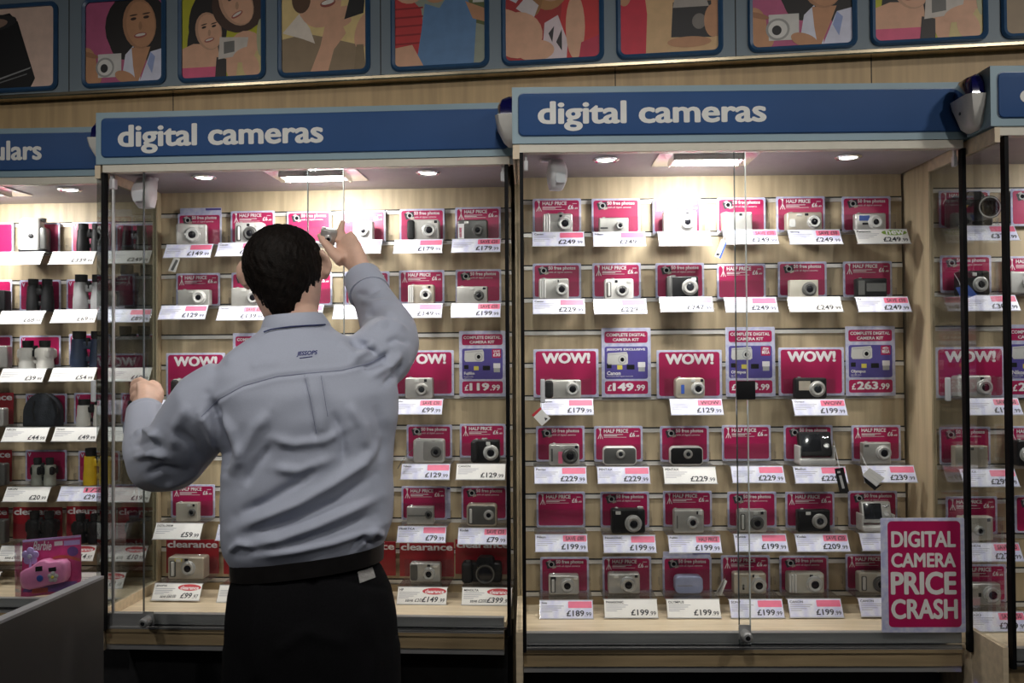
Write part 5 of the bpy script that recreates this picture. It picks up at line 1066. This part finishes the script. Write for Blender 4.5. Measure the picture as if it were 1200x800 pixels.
b.tube([hp(-.022, .097, -.060), hp(0, .106, -.058), hp(.022, .097, -.060)], [.006, .008, .006], 'skin', 8)                        # lips
for sx in (-1, 1):
    b.tube([hp(sx * .018, .098, .034), hp(sx * .045, .088, .034)], [.007, .006], 'skin', 8)                                       # brow
    er = [hp(sx * (.076 + .014 * math.sin(math.pi * t) + .004), .004 - .016 * t, -.030 + .058 * t) for t in (0, .25, .5, .75, 1)]
    b.tube(er, [(.006, .010), (.007, .016), (.007, .019), (.007, .019), (.006, .011)], 'skin', 10)                                # ear
    b.tube([hp(sx * .088, -.012 + .004 * math.cos(t), .004 + .028 * math.sin(t)) for t in (-1.5, -.8, 0, .8, 1.4)], .0042, 'skin', 8)
nk = wp(345, 372, 1.968)
b.tube([hp(0, .0, -.05), hp(.004, -.008, -.10), tuple(nk), tuple(wp(348, 400, 1.962))], [.058, .056, .053, .052], 'skin', 24)
b.loft([shrink(r, .020) for r in torso], 'skin')
b.tube(LARM, [max(r - .022, .026) for r in LRAD], 'skin', 16); b.tube(RARM, [max(r - .020, .026) for r in RRAD], 'skin', 16)
# right hand: reaching up to the top row
def W(x, y, Y): return tuple(wp(x, y, Y))
RH = 2.275
b.tube([W(429, 336, 2.25), W(424.5, 320, 2.27), W(419, 308, 2.285), W(411, 296, 2.300), W(405, 285, 2.312), W(403, 279, 2.318)], [(.026, .026), (.022, .027), (.021, .033), (.019, .040), (.016, .039), (.011, .034)], 'skin', 18)
b.tube([W(402, 306, 2.288), W(391, 297, 2.296), W(383, 287, 2.300), W(377, 279, 2.305), W(373.5, 273.5, 2.308)], [.019, .0145, .0115, .0100, .0075], 'skin', 12)           # thumb
b.tube([W(398, 284, 2.312), W(397.5, 275, 2.322), W(400, 266, 2.330), W(402.3, 258.5, 2.336)], [.0125, .0105, .0092, .0072], 'skin', 12)                                # index
b.tube([W(405, 281, 2.316), W(401, 275, 2.333), W(394, 273, 2.344), W(389, 275, 2.346)], [.0125, .0105, .0092, .0075], 'skin', 12)                                     # middle
b.tube([W(411, 287, 2.312), W(407, 281, 2.332), W(399, 280, 2.343), W(393, 282, 2.344)], [.012, .010, .009, .0072], 'skin', 12)                                         # ring
b.tube([W(415, 296, 2.306), W(412, 290, 2.326), W(405, 289, 2.338), W(400, 290, 2.340)], [.011, .0092, .0082, .0066], 'skin', 12)                                        # little
# left hand: closed around the edge of the sliding door
b.tube([W(170.5, 488, 2.25), W(171.5, 478, 2.275), W(175, 469, 2.300), W(176.5, 460, 2.325), W(173, 452, 2.350)], [(.025, .023), (.024, .027), (.022, .033), (.020, .036), (.013, .033)], 'skin', 18)
b.tube([W(171, 450, 2.345), W(164, 445.5, 2.362), W(157.5, 447.5, 2.372), W(154, 452.5, 2.372)], [.0115, .0102, .0092, .0072], 'skin', 12)
b.tube([W(166, 456, 2.338), W(159.5, 453.5, 2.354), W(155, 457.5, 2.364), W(154.5, 462.5, 2.366)], [.0115, .0102, .0092, .0075], 'skin', 12)
b.tube([W(164.5, 464, 2.328), W(159, 462.5, 2.342), W(155.5, 466, 2.354), W(156, 470, 2.358)], [.011, .0098, .0088, .0072], 'skin', 12)
b.tube([W(164.5, 471.5, 2.314), W(160, 470.5, 2.328), W(157.5, 473, 2.340), W(158.5, 476.5, 2.346)], [.010, .0088, .0080, .0066], 'skin', 12)
b.tube([W(182, 470, 2.312), W(186.5, 460, 2.335), W(184, 452, 2.358), W(177, 447, 2.374)], [.016, .0135, .0112, .0085], 'skin', 12)                                     # thumb
HIP = [(662, 277, 445, 1.92, .098, .06), (690, 270, 458, 1.92, .112, .05), (720, 267, 464, 1.92, .122, .04), (750, 266, 466, 1.92, .122, .02), (790, 268, 467, 1.92, .115, 0)]
hips = [ringw(x0, x1, y, Yc, hd, ph) for y, x0, x1, Yc, hd, ph in HIP]
b.loft([shrink(r, .014) for r in hips], 'skin')
LEGX = (wp(316, 790, 1.92).x, wp(416, 790, 1.92).x)
for x in LEGX: b.tube([(x, 1.92, .80), (x, 1.93, .50), (x, 1.915, .28), (x, 1.91, .09)], [.078, .056, .052, .040], 'skin', 16); b.tube([(x, 1.88, .055), (x, 1.95, .055), (x, 2.08, .045)], [.036, .040, .028], 'skin', 12)
me = remesh(b, .0042, 'person'); V, E = arrays(me); V = smooth(V, E, 4, .5); setco(me, V)
me.materials.clear(); me.materials.append(MATS['skin']); me.polygons.foreach_set('use_smooth', [True] * len(me.polygons))
MAN = bpy.data.objects.new('person', me); COL.objects.link(MAN)
tag(MAN, 'person in pale blue shirt and black trousers seen from behind, reaching into cabinet', 'person')
# -- hair
h = MB(); rows = []
rng = random.Random(4)
HAIR = [(-.104, .034, -.074), (-.092, .043, -.082), (-.072, .055, -.092), (-.045, .069, -.102), (-.015, .082, -.109), (.015, .086, -.111), (.04, .081, -.107), (.062, .069, -.096), (.080, .052, -.076), (.091, .033, -.050), (.097, .012, -.018)]
for z, w_, bk in HAIR:
    ring = []
    for i in range(44):
        t = 2 * math.pi * i / 44; ct, st = math.cos(t), math.sin(t)
        fr = .098 if z > .05 else (.030 if z > -.02 else -.02); fr = min(fr, .112 * math.sqrt(max(.03, 1 - (z / .106) ** 2))) if z > .05 else fr
        ring.append(hp(w_ * ct, (fr if st > 0 else -bk) * st if st > 0 else -bk * st * 1.0 * -1 * -1, z))
    rows.append(ring)
h.loft(rows, 'hair'); hm = remesh(h, .0036, 'hair'); V, E = arrays(hm); V = smooth(V, E, 9, .5); setco(hm, V); N = normals(hm)
ang = np.arctan2(V[:, 0] - HC.x, -(V[:, 1] - HC.y)); zz = V[:, 2] - HC.z
V = V + N * .55 * (.0011 * np.sin(ang * 46 + 5 * np.sin(zz * 60)) + .0012 * np.sin(ang * 21 + zz * 90) + .0009 * np.sin(zz * 240 + ang * 9))[:, None]
rs = np.random.RandomState(3); V = V + N * rs.normal(0, .0004, len(V))[:, None]; setco(hm, V)
hm.materials.clear(); hm.materials.append(MATS['hair']); hm.polygons.foreach_set('use_smooth', [True] * len(hm.polygons))
inst('hair', hm, MAN)
# -- shirt
s = MB(); s.loft([torso[0]] + torso[1:], 'shirt')
s.tube(LARM, LRAD, 'shirt', 28); s.tube(RARM, RRAD, 'shirt', 28)
sm = remesh(s, .0040, 'shirt'); V, E = arrays(sm); V = smooth(V, E, 20, .5); setco(sm, V); N = normals(sm)
px, py = topx(V); fac = np.clip((-N[:, 1] + .25) / .5, 0, 1)
D = np.zeros(len(V))
FOLDS = [  # creases of the cloth: path, height, width
 ([(270, 622), (310, 606), (350, 590), (392, 566), (425, 543), (450, 512)], .0085, 9), ([(282, 640), (330, 632), (372, 616), (412, 598), (448, 580)], .0075, 8), ([(300, 652), (345, 646), (390, 636), (430, 622), (452, 612)], .006, 6),
 ([(276, 604), (312, 588), (345, 568), (372, 545)], -.007, 8), ([(290, 626), (345, 610), (395, 588), (440, 555)], -.007, 7), ([(320, 640), (380, 626), (440, 602)], -.006, 6),
 ([(268, 562), (285, 530), (300, 502), (318, 480)], .006, 10), ([(284, 572), (300, 544), (320, 520)], -.005, 8),
 ([(312, 512), (345, 520), (380, 516), (410, 500)], .005, 8), ([(318, 548), (352, 552), (392, 536)], .005, 8), ([(405, 470), (425, 500), (430, 530)], .005, 9), ([(388, 478), (402, 510), (404, 545)], -.0055, 8), ([(440, 470), (450, 510), (446, 545)], -.004, 8),
 ([(243, 462), (256, 490), (263, 522), (264, 552)], -.012, 7), ([(252, 480), (272, 505), (284, 540)], .006, 8), ([(232, 478), (246, 505), (252, 530)], .005, 7), ([(222, 470), (206, 500), (202, 530)], .004, 9),
 ([(156, 510), (172, 504), (188, 512)], .006, 5), ([(154, 524), (172, 518), (192, 524)], -.005, 5), ([(156, 538), (176, 530), (200, 536)], .006, 6), ([(170, 556), (190, 548), (214, 552)], -.005, 6), ([(190, 572), (214, 562), (240, 548)], .005, 7), ([(200, 500), (226, 520), (240, 545)], -.004, 8), ([(184, 500), (180, 520), (176, 540)], .004, 5),
 ([(412, 424), (430, 412), (440, 398)], .007, 6), ([(424, 432), (444, 424), (458, 410)], -.007, 5), ([(434, 442), (456, 430), (472, 412)], .006, 6), ([(448, 452), (462, 440), (474, 424)], -.005, 5), ([(420, 352), (438, 356), (458, 352)], .005, 5), ([(426, 368), (446, 366), (468, 372)], -.005, 5), ([(436, 384), (456, 378), (478, 388)], .006, 5), ([(452, 402), (466, 396), (482, 402)], -.005, 5), ([(416, 344), (432, 344), (448, 336)], -.004, 4),
 ([(408, 400), (424, 404), (436, 416)], -.005, 5), ([(395, 402), (410, 412), (420, 428)], .004, 6), ([(300, 398), (280, 412), (262, 430)], .003, 9), ([(290, 430), (310, 425), (330, 424)], .0025, 8),
 ([(268, 648), (280, 636), (300, 640)], .005, 5), ([(424, 640), (436, 622), (450, 628)], .007, 6), ([(410, 646), (424, 630), (440, 640)], -.005, 4)]
for pts, amp, wd in FOLDS:
    d, t = segdist(px, py, pts); D += 1.7 * amp * np.exp(-(d / (wd * .72)) ** 2) * np.clip(np.sin(np.pi * np.clip(t, .04, .96)) * 1.6, 0, 1)
# box pleat below the yoke, widening downwards
tl = np.clip((py - 440) / 70, 0, 1); xl = 358 + 14 * tl; xr = 376 + 10 * tl - 4 * np.clip((py - 490) / 20, 0, 1)
ins = 1 / (1 + np.exp(-(px - xl) / .8)) * 1 / (1 + np.exp((px - xr) / 1.6)); D += .0065 * ins * np.clip((py - 438) / 4, 0, 1) * np.clip((516 - py) / 14, 0, 1)
D += -.004 * np.exp(-((px - xl + 2.5) / 2.5) ** 2) * np.clip((py - 442) / 10, 0, 1) * np.clip((522 - py) / 16, 0, 1)
# yoke seam
YOKE = [(236, 488), (256, 468), (285, 452), (325, 441), (362, 437), (400, 434), (432, 426), (452, 416)]
d, t = segdist(px, py, YOKE); D += -.0022 * np.exp(-(d / 2.2) ** 2) + .0015 * np.exp(-((d - 4) / 3) ** 2)
D += .0012 * np.sin(px * .11 + py * .06) * np.sin(py * .09 - px * .03)
V = V + N * (D * fac)[:, None]; V = smooth(V, E, 1, .4); setco(sm, V)
sm.materials.clear(); sm.materials.append(MATS['shirt']); sm.polygons.foreach_set('use_smooth', [True] * len(sm.polygons))
SH = inst('shirt', sm, MAN)
bmv = bmesh.new(); bmv.from_mesh(sm); bvh = BVHTree.FromBMesh(bmv); bmv.free()
def onshirt(x, y, lift=.0008):
    o = Vector((0, 0, CAM_H)); r = ray(x, y).normalized(); hit = bvh.ray_cast(o, r)
    return (hit[0] + hit[1] * lift) if hit[0] is not None else wp(x, y, 1.8)
def dense(pts, n=6):
    out = []
    for (ax, ay), (bx, by) in zip(pts, pts[1:]): out += [(ax + (bx - ax) * i / n, ay + (by - ay) * i / n) for i in range(n)]
    return out + [pts[-1]]
m = MB(); m.tube([tuple(onshirt(x, y, .0002)) for x, y in dense(YOKE)], .0011, 'shirt_seam', 6); m.build('yoke_seam', SH, 60)
m = MB(); m.tube([tuple(onshirt(x, y, .0002)) for x, y in dense([(357, 440), (364, 470), (371, 508)])], .0009, 'shirt_seam', 6); m.tube([tuple(onshirt(x, y, .0002)) for x, y in dense([(376, 440), (380, 464), (384, 488)])], .0007, 'shirt_seam', 6); m.build('pleat_seam', SH, 60)
v, f = text_geo('JESSOPS', .03, .2, 3); ax = min(p[0] for p in v); bx = max(p[0] for p in v); az = min(p[1] for p in v); bz = max(p[1] for p in v)
m = MB(); m.add([tuple(onshirt(347.5 + (p[0] - ax) / (bx - ax) * 24.5, 418.6 - (p[1] - az) / (bz - az) * 6.4 - (p[0] - ax) / (bx - ax) * 1.8, .0009)) for p in v], f, 'logo_navy')
m.tube([tuple(onshirt(x, y, .0006)) for x, y in dense([(351, 419.6), (366, 417.8)])], .0009, 'logo_navy', 5); m.build('logo', SH, 0)
# collar, folded over, with a dark stitched edge
cr = []
CP = [(.060, .072, 0)]
def cring(yp, x0, x1, Yc, hd, ph, dy=0):
    R = ringw(x0, x1, yp, Yc, hd, ph, 36, 2.1); return R
co = MB(); co.loft([cring(389, 306, 388, 1.947, .071, .2), cring(382, 307.5, 385.5, 1.947, .070, .2), cring(372, 310.5, 379, 1.949, .066, .2), cring(368.5, 312.5, 376.5, 1.950, .062, .2), cring(372, 316, 373, 1.951, .054, .2), cring(386, 316, 375, 1.951, .054, .2)], 'shirt', caps=False)
def tiltx(V, amt):                                  # the collar sits higher on the right, like the shoulders
    return [(p[0], p[1], p[2] + (p[0] - wp(346, 380, 1.95).x) * amt) for p in V]
co.v = tiltx(co.v, .075); CO = co.build('collar', MAN, 70)
e = MB(); e.tube([tuple(onshirt(x, y, .0045)) for x, y in dense([(310, 391), (318, 388), (328, 386), (342, 384), (356, 383), (370, 382.5), (380, 382)], 3)], .0016, 'navy_trim', 6); e.build('collar_edge', CO, 70)
for nm, A, rad, dr in (('cuff', [W(171.5, 502, 2.205), W(170.8, 494, 2.235), W(170.6, 482.5, 2.262)], [.0520, .0478, .0448], .003), ('cuff', [W(433, 344, 2.232), W(428.8, 334, 2.254), W(424.2, 325, 2.272)], [.0515, .0488, .0462], .003)):
    m = MB(); m.tube(A + [tuple(Vector(A[-1]) + (Vector(A[-1]) - Vector(A[-2])).normalized() * .0006), tuple(Vector(A[-1]) - (Vector(A[-1]) - Vector(A[-2])).normalized() * .012)], rad + [rad[-1] * .93, rad[-1] * .88], 'shirt', 32); m.build(nm, MAN, 60)
# -- trousers, belt, shoes
t_ = MB(); t_.loft(hips, 'trousers')
for i, x in enumerate(LEGX):
    sx = -1 if i == 0 else 1
    t_.loft([[(x + sx * o + r * math.cos(a) * 1.0, 1.92 + yo + r * 1.12 * math.sin(a), z) for a in (2 * math.pi * k / 28 for k in range(28))] for z, r, o, yo in ((.86, .094, 0, 0), (.74, .096, .0, .0), (.55, .080, .004, .01), (.35, .072, .006, 0), (.15, .068, .008, -.005), (.07, .070, .008, -.005))], 'trousers')
tm = remesh(t_, .007, 'trousers'); V, E = arrays(tm); V = smooth(V, E, 6, .5); setco(tm, V); N = normals(tm); px, py = topx(V); D = np.zeros(len(V))
for pts, amp, wd in (([(395, 678), (425, 684), (452, 690)], -.003, 3), ([(366, 680), (366, 740), (366, 800)], -.006, 5), ([(300, 690), (296, 740), (300, 790)], .004, 8), ([(430, 720), (440, 760), (436, 800)], .005, 9), ([(330, 760), (360, 740), (400, 752)], .004, 8)):
    d, t = segdist(px, py, pts); D += amp * np.exp(-(d / wd) ** 2)
V = V + N * D[:, None]; setco(tm, V); tm.materials.clear(); tm.materials.append(MATS['trousers']); tm.polygons.foreach_set('use_smooth', [True] * len(tm.polygons))
TR = inst('trousers', tm, MAN)
def grow(r, d): return shrink(r, -d)
bl = MB(); R0 = ringw(274, 447.5, 665, 1.92, .104, .06); R1 = ringw(273.5, 448, 646, 1.92, .108, .06)
def tl_(R): return [(p[0], p[1], p[2] + (p[0] - wp(360, 650, 1.92).x) * .11) for p in R]
bl.loft([tl_(shrink(R0, .004)), tl_(R0), tl_(grow(R0, .0025)), tl_(grow(R1, .0025)), tl_(R1), tl_(shrink(R1, .004))], 'belt', caps=False); bl.build('belt', MAN, 40)
bmv = bmesh.new(); bmv.from_mesh(tm); bvt = BVHTree.FromBMesh(bmv); bmv.free()
def ontr(x, y, l):
    hit = bvt.ray_cast(Vector((0, 0, CAM_H)), ray(x, y).normalized()); return tuple(hit[0] + hit[1] * l)
m = MB(); q = [(418.5, 671.5), (436, 666.5), (438.5, 677), (421, 682.5)]; g = []
for lift in (.001, .0045): g.append([ontr(x, y, lift) for x, y in q])
m.loft(g, 'patch'); m.build('pocket_label', TR, 0)
for i, x in enumerate(LEGX):
    sh = MB(); prof = [(1.842, .020, .05), (1.85, .034, .085), (1.90, .040, .10), (1.98, .042, .085), (2.06, .046, .06), (2.11, .040, .05), (2.14, .020, .035)]
    sh.loft([[(x + w_ * math.cos(a), y, max(.0005, hh * .5 + hh * .5 * math.sin(a))) for a in (2 * math.pi * k / 20 for k in range(20))] for y, w_, hh in prof], 'rubber'); sh.build('shoe', MAN, 60)
# -- the small camera held in his right hand
p0 = wp(383, 285, 2.322)
HCAM = thing('digital_camera', 'small silver camera held in the raised right hand of the man', 'camera', tuple(p0), .35)
camera_body(HCAM, .040, .040, dict(col='S', lens=(.5, .010, 'd'), d=.020, fx=.5, vf=0, rc=.005)); HCAM.rotation_euler = (.55, .15, .3)
